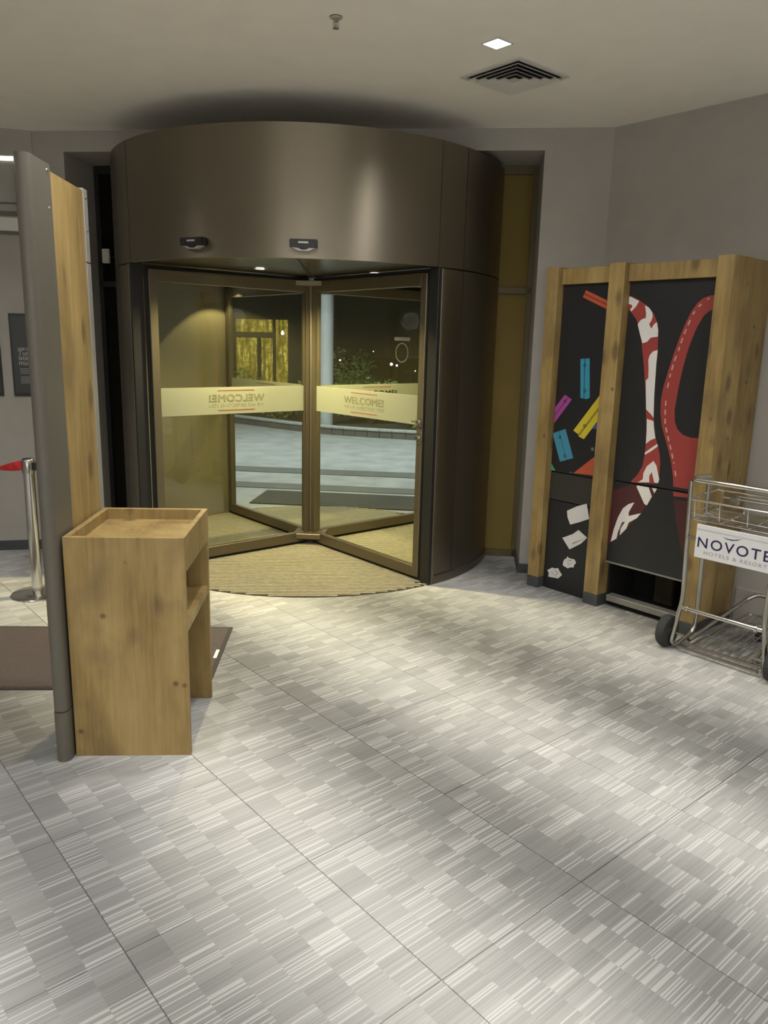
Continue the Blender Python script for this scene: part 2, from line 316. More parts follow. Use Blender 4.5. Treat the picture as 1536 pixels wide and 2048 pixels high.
RIGHT_PRINT = {
    'ribbon_up': [(-2.726,1.937),(-2.695,1.933),(-2.665,1.924),(-2.618,1.902),(-2.564,1.87),(-2.516,1.822),(-2.489,1.772),(-2.478,1.722),(-2.474,1.666),(-2.469,1.603),(-2.471,1.539),(-2.468,1.45),(-2.464,1.347),(-2.458,1.257),(-2.449,1.193),(-2.432,1.116),(-2.414,1.078),(-2.393,1.021),(-2.383,0.963),(-2.383,0.897),(-2.389,0.849),(-2.386,0.842),(-2.557,0.823),(-2.566,0.829),(-2.525,0.877),(-2.497,0.935),(-2.49,1.003),(-2.489,1.07),(-2.498,1.188),(-2.507,1.253),(-2.519,1.35),(-2.537,1.447),(-2.55,1.524),(-2.569,1.607),(-2.584,1.683),(-2.605,1.747),(-2.628,1.792),(-2.662,1.83),(-2.687,1.85),(-2.72,1.879)],
    'ribbon_low': [(-2.559,0.818),(-2.388,0.837),(-2.397,0.787),(-2.443,0.699),(-2.491,0.629),(-2.561,0.532),(-2.624,0.455),(-2.691,0.403),(-2.738,0.377),(-2.772,0.727),(-2.69,0.753),(-2.622,0.782)],
    'w1': [(-2.725,1.927),(-2.679,1.925),(-2.621,1.899),(-2.637,1.871),(-2.667,1.84),(-2.676,1.853),(-2.662,1.868),(-2.671,1.88),(-2.721,1.888)],
    'w2': [(-2.58,1.874),(-2.552,1.86),(-2.53,1.835),(-2.523,1.81),(-2.53,1.785),(-2.542,1.767),(-2.525,1.741),(-2.51,1.766),(-2.493,1.778),(-2.48,1.734),(-2.478,1.696),(-2.523,1.69),(-2.546,1.665),(-2.574,1.657),(-2.593,1.702),(-2.617,1.766),(-2.602,1.788),(-2.585,1.798),(-2.567,1.801),(-2.568,1.829)],
    'w3': [(-2.471,1.62),(-2.471,1.539),(-2.468,1.45),(-2.464,1.347),(-2.455,1.228),(-2.476,1.249),(-2.509,1.273),(-2.529,1.441),(-2.514,1.458),(-2.518,1.512),(-2.525,1.563),(-2.519,1.589),(-2.5,1.612)],
    'w4': [(-2.498,1.218),(-2.453,1.209),(-2.445,1.167),(-2.43,1.109),(-2.459,1.096),(-2.489,1.07),(-2.491,1.136)],
    'w5': [(-2.414,1.078),(-2.409,1.064),(-2.452,1.028),(-2.49,1.003),(-2.489,1.018),(-2.454,1.047)],
    'w6': [(-2.428,0.974),(-2.406,0.95),(-2.379,0.87),(-2.384,0.847),(-2.409,0.846),(-2.432,0.907),(-2.446,0.88),(-2.442,0.843),(-2.518,0.831),(-2.487,0.854),(-2.486,0.894),(-2.468,0.937)],
    'w6b': [(-2.521,0.823),(-2.387,0.836),(-2.402,0.782),(-2.42,0.819),(-2.442,0.815),(-2.416,0.759),(-2.443,0.701),(-2.46,0.706),(-2.487,0.747),(-2.523,0.803)],
    'w7': [(-2.528,0.705),(-2.561,0.637),(-2.558,0.614),(-2.476,0.647),(-2.501,0.611),(-2.554,0.573),(-2.567,0.531),(-2.609,0.48),(-2.607,0.523),(-2.58,0.574),(-2.6,0.566),(-2.623,0.498),(-2.63,0.454),(-2.669,0.426),(-2.654,0.513),(-2.632,0.592),(-2.603,0.655),(-2.566,0.688)],
    'strap': [(-2.089,1.932),(-2.188,1.917),(-2.223,1.907),(-2.258,1.878),(-2.286,1.837),(-2.317,1.765),(-2.342,1.692),(-2.366,1.605),(-2.39,1.511),(-2.411,1.415),(-2.419,1.338),(-2.414,1.261),(-2.397,1.185),(-2.368,1.116),(-2.339,1.048),(-2.314,0.979),(-2.294,0.897),(-2.287,0.852),(-2.286,0.841),(-2.114,0.841),(-2.094,1.145),(-2.165,1.138),(-2.211,1.136),(-2.26,1.147),(-2.297,1.175),(-2.318,1.218),(-2.327,1.281),(-2.321,1.357),(-2.314,1.439),(-2.303,1.52),(-2.286,1.613),(-2.268,1.68),(-2.243,1.753),(-2.211,1.812),(-2.179,1.838),(-2.08,1.863)],
    'strap_low': [(-2.283,0.833),(-2.113,0.835),(-2.108,0.796),(-2.278,0.785)],
    'strap_low2': [(-2.274,0.763),(-2.106,0.777),(-2.111,0.385),(-2.157,0.384),(-2.182,0.449),(-2.207,0.513),(-2.241,0.626)],
    'dash': [(-2.19,1.903),(-2.202,1.897),(-2.249,1.86),(-2.277,1.819),(-2.302,1.753),(-2.322,1.692),(-2.341,1.618),(-2.361,1.556),(-2.379,1.467),(-2.387,1.385),(-2.386,1.282),(-2.377,1.199),(-2.356,1.137),(-2.322,1.05),(-2.296,0.975),(-2.274,0.893)],
}
LEFT_PRINT = {
    'orange': [(-2.997,1.974),(-3.018,1.932),(-2.757,1.824),(-2.746,1.87)],
    'teal': [(-3.0,1.554),(-2.931,1.559),(-2.908,1.318),(-2.922,1.307),(-2.939,1.306),(-2.977,1.31)],
    'magenta': [(-3.099,1.323),(-3.042,1.295),(-3.2,1.09),(-3.233,1.157)],
    'yellow': [(-3.013,1.098),(-2.972,1.077),(-2.967,1.063),(-2.927,1.051),(-2.736,1.309),(-2.813,1.365)],
    'blue': [(-3.177,1.063),(-3.075,1.102),(-2.997,0.919),(-3.1,0.882)],
    'green': [(-3.202,0.9),(-3.177,0.873),(-3.131,0.818),(-3.204,0.813)],
    'orange2': [(-2.988,0.821),(-2.815,0.967),(-2.769,0.835),(-2.843,0.828)],
    'navy': [(-3.027,0.818),(-3.002,0.83),(-2.995,0.82)],
    'navy2': [(-2.871,1.122),(-2.805,1.201),(-2.798,1.133)],
    'circ': [(-2.963,1.516),(-2.948,1.357),(-3.095,1.281),(-2.929,1.136),(-3.114,1.044),(-3.064,0.926)],
    'screw': [(-2.855,0.995)],
    'p1': [(-3.015,0.565),(-2.934,0.611),(-2.866,0.639),(-2.838,0.543),(-2.911,0.507),(-2.981,0.477),(-3.007,0.522)],
    'p2': [(-3.036,0.375),(-2.955,0.418),(-2.913,0.454),(-2.842,0.416),(-2.886,0.367),(-2.972,0.309)],
    'p3': [(-3.006,0.233),(-2.984,0.258),(-2.96,0.249),(-2.93,0.251),(-2.912,0.227),(-2.928,0.194),(-2.974,0.177),(-3.015,0.188)],
    'p4': [(-3.14,0.125),(-3.101,0.152),(-3.051,0.161),(-3.035,0.139),(-3.016,0.121),(-3.045,0.088),(-3.082,0.085),(-3.13,0.081)],
}

# ================================================================== the setting
CEIL = 3.017
K = Vector((1.4325, 5.384, 0)); BR = R(-6.2)                       # back wall frame: x along the wall, y outwards
ex = Vector((math.cos(BR), math.sin(BR), 0)); ey = Vector((-math.sin(BR), math.cos(BR), 0))
def BK(x, y, z=0): return K+ex*x+ey*y+Vector((0, 0, z))
RX0, RX1, RTOP = -3.759, -0.437, 2.88                              # the door recess
def struct(name, mb, m, parent=None, loc=(0, 0, 0), rz=0.0, **kw):
    o = mb.build(name, m, parent, loc=loc, rot=(0, 0, rz), **kw)
    if not parent: o['kind'] = 'structure'
    return o
floor = struct('floor', MB().box(-5.2, 6.6, -3.6, 6.05, -0.06, -0.0045), 'carpet')
TS = 0.6035
tile = MB().box(-TS/2+0.0011, TS/2-0.0011, -TS/2+0.0011, TS/2-0.0011, -0.0045, 0).mesh('carpet_tile', bevel=0.0013)
tile.materials.append(M['carpet'])
for i in range(-14, 12):
    for j in range(-8, 8):
        p = ST(-1.18+TS*(i+0.5), 1.24+TS*(j+0.5)); q = p-K; tl = p.dot(gb)
        if q.dot(ey) > 0.62 or tl > 4.9 or p.y < 0.35 or p.x < -4.2 or p.x > 3.6: continue
        if abs(p.x)/max(p.y, 0.1) > 0.95 and p.y < 3.0: continue
        if abs(p.x)/p.y > 1.0: continue
        obj('carpet_tile', tile, None, floor, loc=(p.x, p.y, 0), rot=(0, 0, GA))
struct('ceiling', MB().box(-6, 7, -4, 6.2, CEIL, CEIL+0.12), 'ceil')
struct('wall_back', MB().box(RX1, 0.18, 0, 0.5, -0.05, CEIL).box(-4.05, RX0, 0, 0.5, -0.05, CEIL).box(RX0, RX1, 0, 0.5, RTOP, CEIL), 'wall', loc=K, rz=BR)
struct('wall_right', MB().box(-3.172, 6.0, 4.58, 4.75, -0.05, CEIL), 'wall', rz=GA)
WL = Vector((-2.55, 5.803, 0)); WLR = math.atan2(-0.2419, -0.9703)  # left wall frame: x runs leftwards, y into the room
struct('wall_left', MB().box(-0.02, 2.9, -0.2, 0, -0.05, CEIL), 'wall', loc=WL, rz=WLR)
struct('wall_far_left', MB().box(-5.3, -5.1, -3.7, 5.4, -0.05, CEIL), 'wall')
struct('wall_front', MB().box(-5.3, 8.0, -3.7, -3.5, -0.05, CEIL), 'wall')
struct('baseboard_right', MB().box(RX1-0.012, -0.03, -0.012, 0, 0, 0.07).box(RX1-0.012, RX1, 0, 0.42, 0, 0.07), 'skirt', loc=K, rz=BR, bevel=0.002)
struct('baseboard_left', MB().box(0.0, 2.9, 0, 0.012, 0, 0.075), 'skirt', loc=WL, rz=WLR, bevel=0.002)
struct('baseboard_back', MB().box(-4.02, RX0+0.012, -0.012, 0, 0, 0.07), 'skirt', loc=K, rz=BR, bevel=0.002)
struct('trim_1', MB().box(-2.03, 6.0, 4.566, 4.58, 0, 0.22), 'wall', rz=GA, bevel=0.003)
# side lights of the recess
def sidelight(name, x0, x1, edge, gm, fm):
    wd = obj(name, None, None, None, loc=K, rot=(0, 0, BR), kind='structure')
    fr = MB()
    fr.box(x0, x0+0.035, 0.43, 0.495, 0, RTOP-0.03) if edge == 'l' else fr.box(x1-0.035, x1, 0.43, 0.495, 0, RTOP-0.03)
    fr.box(x0, x1, 0.43, 0.495, RTOP-0.06, RTOP).box(x0, x1, 0.43, 0.495, 2.0, 2.045).box(x0, x1, 0.43, 0.495, 0, 0.05)
    fr.build('window_frame', fm, wd, bevel=0.002)
    MB().box(x0+0.01, x1-0.01, 0.46, 0.468, 0.05, 2.0).build('pane', gm, wd)
    MB().box(x0+0.01, x1-0.01, 0.46, 0.468, 2.045, RTOP-0.06).build('pane', gm, wd)
    return wd
sidelight('window_1', -0.70, RX1-0.0005, 'r', 'sideglass', 'olive')
sidelight('window_2', RX0+0.0005, -3.50, 'l', 'nightpane', 'black')  # near-black pane: the night seen through clear glass is put into its colour
struct('trim_2', MB().box(-3.5, -0.70, 0.42, 0.49, 2.844, RTOP), 'bronze', loc=K, rz=BR)

# ================================================================== revolving door
HUB = Vector((-0.6, 6.17, 0)); AX = -95.0
DO, DI = 1.43, 1.355; ZS, ZT = 2.10, 2.84
J0, J1, J2, J3 = -140.0, -50.5, 39.5, 129.0                        # opening jambs, front then rear
drum = thing('revolving_door_drum', 'dark bronze round drum of the revolving door, set in the recess', 'door', HUB)
for (t0, t1) in ((J0+0.15, J1-0.15), (J1, -41.0), (-40.8, J2), (J2+0.2, J3), (J3+0.2, 209.8), (210.0, 219.9)):
    MB().arc(DO-0.03, DO, t0, t1, ZS, ZT, 30).build('fascia_panel', 'bronze', drum, smooth=True)
MB().arc(0.001, DO-0.03, 0, 360, ZT-0.03, ZT-0.005, 72).build('roof', 'bronze', drum)
MB().arc(0.001, DO-0.032, 0, 360, ZS+0.002, ZS+0.02, 72).build('soffit', 'soffit', drum)
MB().box(0.10, 1.38, -0.004, 0.004, ZS-0.004, ZS+0.002).build('soffit_joint', 'black', drum, rot=(0, 0, R(-88)))
for (t0, t1) in ((J1+1.0, -41.0), (-40.8, -2.0), (-1.8, J2-1.0), (J3+1.0, 172.0), (172.2, 209.8), (210.0, 219.0)):
    MB().arc(DO-0.02, DO, t0, t1, 0.065, ZS-0.008, 20).build('wall_panel', 'bronze', drum, smooth=True)
for (t0, t1) in ((J1+1.0, J2-1.0), (J3+1.0, 219.0)):
    MB().arc(DO-0.022, DO+0.004, t0, t1, 0.0, 0.06, 40).build('plinth', 'bronze', drum, smooth=True)
    MB().arc(DI, DI+0.012, t0, t1, 0.0, ZS, 40).build('lining', 'lining', drum, smooth=True)
for th in (J1+0.5, J2-0.5, J3+0.5, 219.5):
    MB().box(DI-0.004, DO+0.004, -0.013, 0.013, 0, ZS).build('jamb', 'black', drum, rot=(0, 0, R(th)), bevel=0.002)
for th in (J1+1.6, 218.6):
    MB().box(DO-0.008, DO+0.007, -0.012, 0.012, 0, ZS-0.006).build('jamb_edge', 'bronze_frame', drum, rot=(0, 0, R(th)), bevel=0.002)

rotor = thing('revolving_door_rotor', 'four bronze framed glass wings turning inside the round drum', 'door', HUB)
LR = 1.335
def make_leaf():
    fr = MB()
    fr.box(0.030, 0.075, -0.022, 0.022, 0.03, 2.07); fr.box(LR-0.065, LR-0.012, -0.022, 0.022, 0.03, 2.07)
    fr.box(0.075, LR-0.065, -0.022, 0.022, 0.03, 0.105); fr.box(0.075, LR-0.065, -0.022, 0.022, 1.99, 2.07)
    lf = fr.build('door_leaf', 'bronze_frame', rotor, bevel=0.003)
    MB().box(0.072, LR-0.062, -0.004, 0.004, 0.10, 1.995).build('glass_pane', 'glass', lf)
    MB().box(0.078, LR-0.068, -0.0052, 0.0052, 1.088, 1.283).build('frosted_band', 'film', lf)
    br = MB().box(0.04, LR-0.002, -0.006, 0.006, 0.0095, 0.03).box(0.04, LR-0.002, -0.006, 0.006, 2.07, 2.096).box(LR-0.012, LR+0.012, -0.005, 0.005, 0.0095, 2.096)
    br.build('brush_seal', 'brush', lf)
    big = text_mesh('WELCOME!', 0.072, 1.0, 0.0, space=1.06); small = text_mesh('WE ARE EXPECTING YOU', 0.034, 1.02, 0.0)
    bmt = bmesh.new()                                                # bolder strokes: the same letters, shifted by a stroke's width
    for dx, dz in ((-0.0022, 0), (0, 0.0012), (0.0022, 0), (0, -0.0012)):
        c = big.copy(); c.transform(Matrix.Translation((dx, dz, 0))); bmt.from_mesh(c); bpy.data.meshes.remove(c)
    bmt.to_mesh(big); bmt.free()
    # read from the clockwise side of the leaf (local -y), reversed from the other
    for me, nm, mt, z in ((big, 'lettering', 'ink', 1.180), (small, 'small_lettering', 'ink2', 1.142)):
        d = max(v.co.x for v in me.vertices)-min(v.co.x for v in me.vertices); f = 0.462/d
        me.transform(Matrix.Diagonal((f, 1, 1, 1)))
        for yy in (-0.0062, 0.0062):
            o = obj(nm, me, mt, lf, loc=(0.670, yy, z), rot=(R(90), 0, 0))
    for z in (1.260, 1.117):
        MB().box(0.522, 0.828, -0.0068, 0.0068, z-0.0025, z+0.0025).build('red_rule', 'redink', lf)
    return lf
leaf0 = make_leaf()
leaves = [leaf0]+[copy_tree(leaf0, rotor) for _ in range(3)]
for lf, th in zip(leaves, (-49.6, 40.4, 130.4, 220.4)): lf.rotation_euler = (0, 0, R(th))
fr_leaf = leaves[0]
MB().lathe([(0.059, -0.0007), (0.066, -0.0007), (0.066, 0.0007), (0.059, 0.0007)], 32, axis='y', ring=True).build('round_sticker', 'ghost', fr_leaf, loc=(1.08, -0.0055, 1.562))
MB().box(-0.08, 0.08, -0.0005, 0.0005, -0.012, 0.012).build('sticker_strip', 'ghost', fr_leaf, loc=(1.08, -0.0055, 1.653))
for z, h in ((1.105, 0.028), (1.0, 0.040)):
    MB().box(LR-0.054, LR-0.026, -0.0275, -0.0215, z-h, z+h).build('lock_plate', 'chrome', fr_leaf, bevel=0.004, seg=2)
    MB().lathe([(0.013, -0.052), (0.014, -0.046), (0.009, -0.044), (0.009, -0.026)], 16, axis='y').build('lock_knob', 'chrome', fr_leaf, loc=(LR-0.04, 0, z+0.008), smooth=True)
MB().tube([(LR-0.04, -0.048, 1.113), (LR-0.085, -0.05, 1.115)], 0.006, 8).build('thumb_turn', 'chrome', fr_leaf, smooth=True)
post = MB().box(-0.028, 0.028, -0.028, 0.028, 0.02, 2.08).build('centre_post', 'bronze_frame', rotor, rot=(0, 0, R(-4.6)), bevel=0.004)
for q in range(4):
    th = R(-94.6+90*q); mb0 = MB(); c = 0.128
    for z0, z1 in ((0.056, 0.098), (2.035, 2.072)):
        MB().prism([(0.03, 0), (c, -c), (c, c)], lambda x, y: (x, y, z0), lambda x, y: (x, y, z1)).build('corner_bracket', 'bronze_frame', rotor, rot=(0, 0, th), bevel=0.002)

# ribbed mat filling the drum's floor
mt_ = thing('entrance_mat', 'round ribbed entrance mat on the floor inside the revolving door', 'mat', (HUB.x, HUB.y, 0))
MB().arc(0.001, 1.352, 0, 360, 0.0005, 0.003, 72).arc(1.352, DO-0.004, J0+1, J1-1, 0.0005, 0.003, 24).arc(1.352, DO-0.004, J2+1, J3-1, 0.0005, 0.003, 24).build('mat_base', 'ribbase', mt_)
rb = MB(); y = -1.40
while y < 1.40:
    # clear of the drum walls: full width in the openings only
    hw = math.sqrt(max(0, 1.345**2-y*y)) if abs(y) < 1.12 else math.sqrt(max(0, 1.418**2-y*y))
    rb.box(-hw, hw, y-0.0095, y+0.0095, 0.003, 0.0080); y += 0.032
rb.build('mat_ribs', 'rib', mt_, rot=(0, 0, R(3.5)), kind='stuff')

def door_lamp(p, z, label, group, watt=DOOR_WATT, cone=150, blend=0.6):
    t = thing('recessed_spotlight', label, 'light', (p[0], p[1], z), group=group)
    MB().lathe([(0.030, -0.004), (0.043, -0.004), (0.045, 0.0), (0.030, 0.0)], 24, ring=True).build('trim_ring', 'trimring', t, smooth=True)
    MB().lathe([(0.0005, -0.003), (0.031, -0.003), (0.031, -0.0005), (0.0005, -0.0005)], 24).build('lens', 'doorlamp', t)
    spot('warm_spot', (0, 0, -0.012), watt, DOOR_COLOUR, cone, blend, 0.03, t)
    return t
door_lamp((-0.883, 5.467), ZS, 'small round warm spotlight in the drum soffit, front segment', 'spotlights in the drum soffit', DOOR_WATT*5.5)
door_lamp((-0.106, 5.644), ZS, 'small round warm spotlight in the drum soffit, front segment', 'spotlights in the drum soffit', DOOR_WATT*5.5)
hb = HUB*2
door_lamp((-1.40, 6.925), ZS, 'small round warm spotlight in the drum soffit, behind the glass wings', 'rear spotlights in the drum soffit', DOOR_WATT*0.6, 104, 0.10)
door_lamp((-0.30, 6.88), ZS, 'small round warm spotlight in the drum soffit, behind the glass wings', 'rear spotlights in the drum soffit', DOOR_WATT*1.3)
def sensor(th, z, label):
    t = thing('motion_sensor', label, 'sensor', (HUB.x+DO*math.cos(R(th)), HUB.y+DO*math.sin(R(th)), z), R(th+90), 'sensors above the door opening')
    mb0 = MB(); mb0.prism([(-0.082, 0.028), (0.082, 0.028), (0.082, -0.018), (0.03, -0.020), (0.016, -0.030), (-0.016, -0.030), (-0.03, -0.020), (-0.082, -0.018)], lambda x, z: (x, -0.048, z), lambda x, z: (x, 0.0, z))
    mb0.build('housing', 'black', t, bevel=0.004, seg=2)
    MB().box(-0.03, 0.028, -0.0492, -0.0478, 0.004, 0.014).build('maker_plate', 'trimring', t)
    MB().prism([(-0.07, -0.019), (0.07, -0.019), (0.03, -0.036), (-0.03, -0.036)], lambda x, z: (x, -0.036, z), lambda x, z: (x, 0.0, z)).build('lower_cover', 'trimring', t)
sensor(-113.5, 2.185, 'black motion sensor on the dull stretch of drum fascia towards the security gate')
sensor(-86.3, 2.175, 'black motion sensor on the drum fascia above the centre post of the door')
tb_ = thing('alarm_contact', 'small white alarm box in the recess between the drum and the security gate', 'box', BK(-3.655, 0.37, 2.225), BR)
MB().box(-0.028, 0.028, -0.028, 0, -0.055, 0.05).build('case', 'white', tb_, bevel=0.004, seg=2)
MB().box(-0.028, 0.028, -0.0, 0.072, -0.004, 0.004).build('bracket', 'greypaint', tb_)
MB().lathe([(0.0005, 0), (0.004, 0), (0.004, 0.003), (0.0005, 0.003)], 10, axis='x').build('red_diode', lamp_mat('red_diode', (1, 0.05, 0.03), 1.2), tb_, loc=(-0.031, -0.014, 0.005))

# canopy on the street side with two lamps
can = thing('entrance_canopy', 'flat dark canopy over the street side of the revolving door', 'canopy', BK(-2.105, 1.9, 0), BR)
MB().box(-1.9, 1.9, -1.35, 0.95, 2.86, 2.98).build('roof_slab', 'bronze', can)
MB().box(-1.6, 1.6, 0.11, 0.75, 2.10, 2.16).build('soffit_board', 'soffit', can, bevel=0.004)
for xx in (-1.2, 1.2): MB().box(xx-0.02, xx+0.02, 0.4, 0.44, 2.16, 2.86).build('hanger', 'bronze', can)
for p in ((-1.496, 7.973), (0.253, 7.796)):
    door_lamp(p, 2.10, 'small round warm spotlight in the outdoor canopy soffit', 'spotlights in the canopy', DOOR_WATT*0.35)

# ================================================================== ceiling fittings
def downlight(p, label=None, watt=ROOM_WATT, size=150):
    t = thing('square_downlight', label or 'unseen square recessed ceiling downlight over the open lobby carpet', 'light', (p[0], p[1], CEIL), GA, None if label else 'ceiling downlights over the carpet')
    h = 0.055
    fr = MB()
    for a, b, c, d in ((-h, h, -h, -h+0.008), (-h, h, h-0.008, h), (-h, -h+0.008, -h+0.008, h-0.008), (h-0.008, h, -h+0.008, h-0.008)): fr.box(a, b, c, d, -0.005, 0)
    fr.build('frame', 'vent', t)
    MB().box(-h+0.008, h-0.008, -h+0.008, h-0.008, -0.004, -0.001).build('lens', 'roomlamp', t)
    spot('downlight_beam', (0, 0, -0.02), watt, ROOM_COLOUR, size, 1.0, 0.05, t)
downlight((0.482, 4.02), 'bright square downlight in the ceiling beside the air vent')
for p in ((-0.45, 3.15), (1.9, 2.75), (-2.75, 3.95), (-0.98, 2.70), (0.35, 1.35), (1.75, 0.7), (-2.3, 1.2), (-0.6, -0.6), (1.2, -1.2), (-2.2, -1.2), (3.0, -0.6), (-0.6, -2.4), (1.4, -2.8), (-2.6, -2.8), (-3.9, 0.4), (3.4, 1.2)): downlight(p, watt=ROOM_WATT*(0.7 if p in ((0.35, 1.35), (1.75, 0.7)) else 1.0))  # all out of view; those behind the viewer are added to brighten the lobby
# unseen globe lamps added behind the viewer to brighten the ceiling
for p in ((-1.6, -1.9), (1.5, -1.7), (0.0, -2.9)):
    t = thing('fill_globe', 'unseen globe lamp added behind the viewer to brighten the lobby ceiling', 'lamp', (p[0], p[1], CEIL), group='added fill globes in the lobby')
    MB().tube([(0, 0, 0), (0, 0, -0.86)], 0.004, 6).build('cord', 'black', t)
    MB().lathe([(0.05, -0.025), (0.05, 0), (0.0005, 0)], 20).build('canopy', 'black', t)
    MB().lathe([(0.0005, -1.14)]+[(0.14*math.sin(a), -1.0-0.14*math.cos(a)) for a in [PI*i/12 for i in range(1, 12)]]+[(0.0005, -0.86)], 24).build('globe', 'globe', t, smooth=True)
    l = bpy.data.lights.new('fill_globe_light', 'POINT'); l.energy = FILL_GLOBE_WATT; l.color = ROOM_COLOUR; l.shadow_soft_size = 0.15
    o = bpy.data.objects.new('fill_globe_light', l); C.objects.link(o); o.parent = t; o.location = (0, 0, -1.0)
av = thing('air_vent', 'square four-way louvred air vent in the ceiling', 'vent', (0.635, 4.47, CEIL), GA)
hv = 0.205
MB().box(-hv+0.02, hv-0.02, -hv+0.02, hv-0.02, -0.002, -0.0005).build('duct', 'ventdark', av)
def ring(h0, z0, h1, z1, th):      # square funnel: inner top -> outer bottom
    mb0 = MB(); vs = []
    for h, z in ((h0, z0), (h1, z1), (h1, z1-th), (h0, z0-th)):
        vs += [(-h, -h, z), (h, -h, z), (h, h, z), (-h, h, z)]
    fs = []
    for i in range(4):
        j = (i+1) % 4
        for k in range(4): fs.append((i*4+k, i*4+(k+1) % 4, j*4+(k+1) % 4, j*4+k))
    return mb0.add(vs, fs)
ring(hv-0.026, -0.001, hv, -0.001, 0.007).build('frame', 'vent', av)
for h in (0.166, 0.129, 0.092, 0.055): ring(h-0.012, -0.004, h+0.012, -0.020, 0.002).build('louvre', 'vent', av)
MB().box(-0.026, 0.026, -0.026, 0.026, -0.021, -0.018).build('centre_plate', 'vent', av)
sp = thing('fire_sprinkler', 'small metal sprinkler head hanging from the ceiling', 'sprinkler', (-0.262, 3.765, CEIL))
MB().lathe([(0.028, -0.003), (0.026, -0.006), (0.012, -0.008), (0.012, 0), (0.028, 0)], 20).build('rosette', 'trimring', sp, smooth=True)
MB().lathe([(0.010, -0.008), (0.010, -0.018), (0.004, -0.019), (0.004, -0.042), (0.0145, -0.043), (0.0145, -0.046), (0.0005, -0.046)], 16).build('head', 'steel', sp, smooth=True)
MB().tube([(-0.010, 0, -0.016), (-0.012, 0, -0.03), (-0.004, 0, -0.043)], 0.002, 6).tube([(0.010, 0, -0.016), (0.012, 0, -0.03), (0.004, 0, -0.043)], 0.002, 6).build('yoke', 'steel', sp)

# ================================================================== metal detector gate
GR = R(3.5); GO = Vector((-1.2, 2.74, 0))
gate = thing('security_gate', 'tall walk-through security gate with oak panels and rounded grey post edges', 'gate', GO, GR)
def gate_side(ox):
    def prof(r, y1):
        p = [(-0.028+r*math.cos(a), r*math.sin(a)) for a in [PI+PI*i/14 for i in range(15)]]
        return p+[(-0.028+r, y1), (-0.028-r, y1)]
    po = MB().prism(prof(0.0275, 0.172), lambda x, y: (x+ox, y, 0.21), lambda x, y: (x+ox, y, 2.21)).build('edge_post', 'greypaint', gate, smooth=True)
    MB().prism(prof(0.029, 0.165), lambda x, y: (x+ox, y, 0.0), lambda x, y: (x+ox, y, 0.205)).build('foot_sleeve', 'greypaint', gate, smooth=True)
    MB().box(ox-0.053, ox-0.003, 0.173, 0.53, 0.02, 2.19).build('oak_panel', 'wood', gate)
    st = MB().box(ox-0.056, ox+0.0, 0.531, 0.58, 0, 1.912).box(ox-0.056, ox+0.0, 0.531, 0.58, 1.917, 2.2).build('edge_strip', 'alu', gate, bevel=0.002)
    for (yy, zz, par) in ((0.142, 2.185, po), (0.145, 2.06, po), (0.556, 2.165, st), (0.556, 2.04, st)):
        mb0 = MB().lathe([(0.0005, 0.004), (0.005, 0.0035), (0.0085, 0.0), (0.0005, 0)], 14, axis='x')
        mb0.build('rivet', 'rivet', par, loc=(ox-0.0008, yy, zz), smooth=True)
gate_side(0.0); gate_side(-0.92)
MB().box(-0.919, -0.057, 0.02, 0.15, 2.055, 2.205).build('crossbar', 'greypaint', gate, bevel=0.004)
MB().box(-0.919, -0.057, 0.03, 0.14, 2.03, 2.054).build('crossbar_lip', 'greypaint', gate)
MB().box(-0.919, -0.06, 0.012, 0.0195, 2.188, 2.2).build('light_strip', 'lightstrip', gate)

# ================================================================== lectern
def GL(x, y): return GO+Vector((x*math.cos(GR)-y*math.sin(GR), x*math.sin(GR)+y*math.cos(GR), 0))
kio = thing('lectern', 'oak lectern with a tray top and open shelf, standing against the security gate', 'lectern', GL(0.009, 0.017), GR)
KW, KD, KH, KT = 0.447, 0.527, 0.892, 0.022
MB().box(0, KW, 0, KT, 0, KH).build('side_panel', 'wood', kio, bevel=0.0012)
MB().box(0, KW, KD-KT, KD, 0, KH).build('side_panel', 'wood', kio, bevel=0.0012)
MB().box(0, KT, KT, KD-KT, 0, KH).build('back_panel', 'wood', kio, bevel=0.0012)
MB().box(KW-KT, KW, KT, KD-KT, 0.752, KH).build('apron', 'wood', kio, bevel=0.0012)
MB().box(KT, KW-KT, KT, KD-KT, KH-0.064, KH-0.045).build('tray_board', 'wood2', kio)
MB().box(KT, KW-0.004, KT, KD-KT, 0.505, 0.545).build('shelf', 'wood', kio, bevel=0.0012)

# ================================================================== rug behind the gate
rug = thing('entrance_rug', 'dark brown rug on the carpet behind the lectern and gate', 'rug', GL(-1.35, 0.62), R(3.0))
MB().box(0.02, 1.756, 0.02, 0.79, 0.0005, 0.008).build('pile', 'rug', rug, bevel=0.002)
e_ = MB()
for a in ((0, 1.776, 0, 0.02), (0, 1.776, 0.79, 0.81), (0, 0.02, 0.02, 0.79), (1.756, 1.776, 0.02, 0.79)): e_.box(*a, 0.0005, 0.006)
e_.build('rubber_border', 'rugedge', rug)
MB().box(1.738, 1.756, 0.36, 0.47, 0.0085, 0.0092).build('white_tag', 'label', rug)

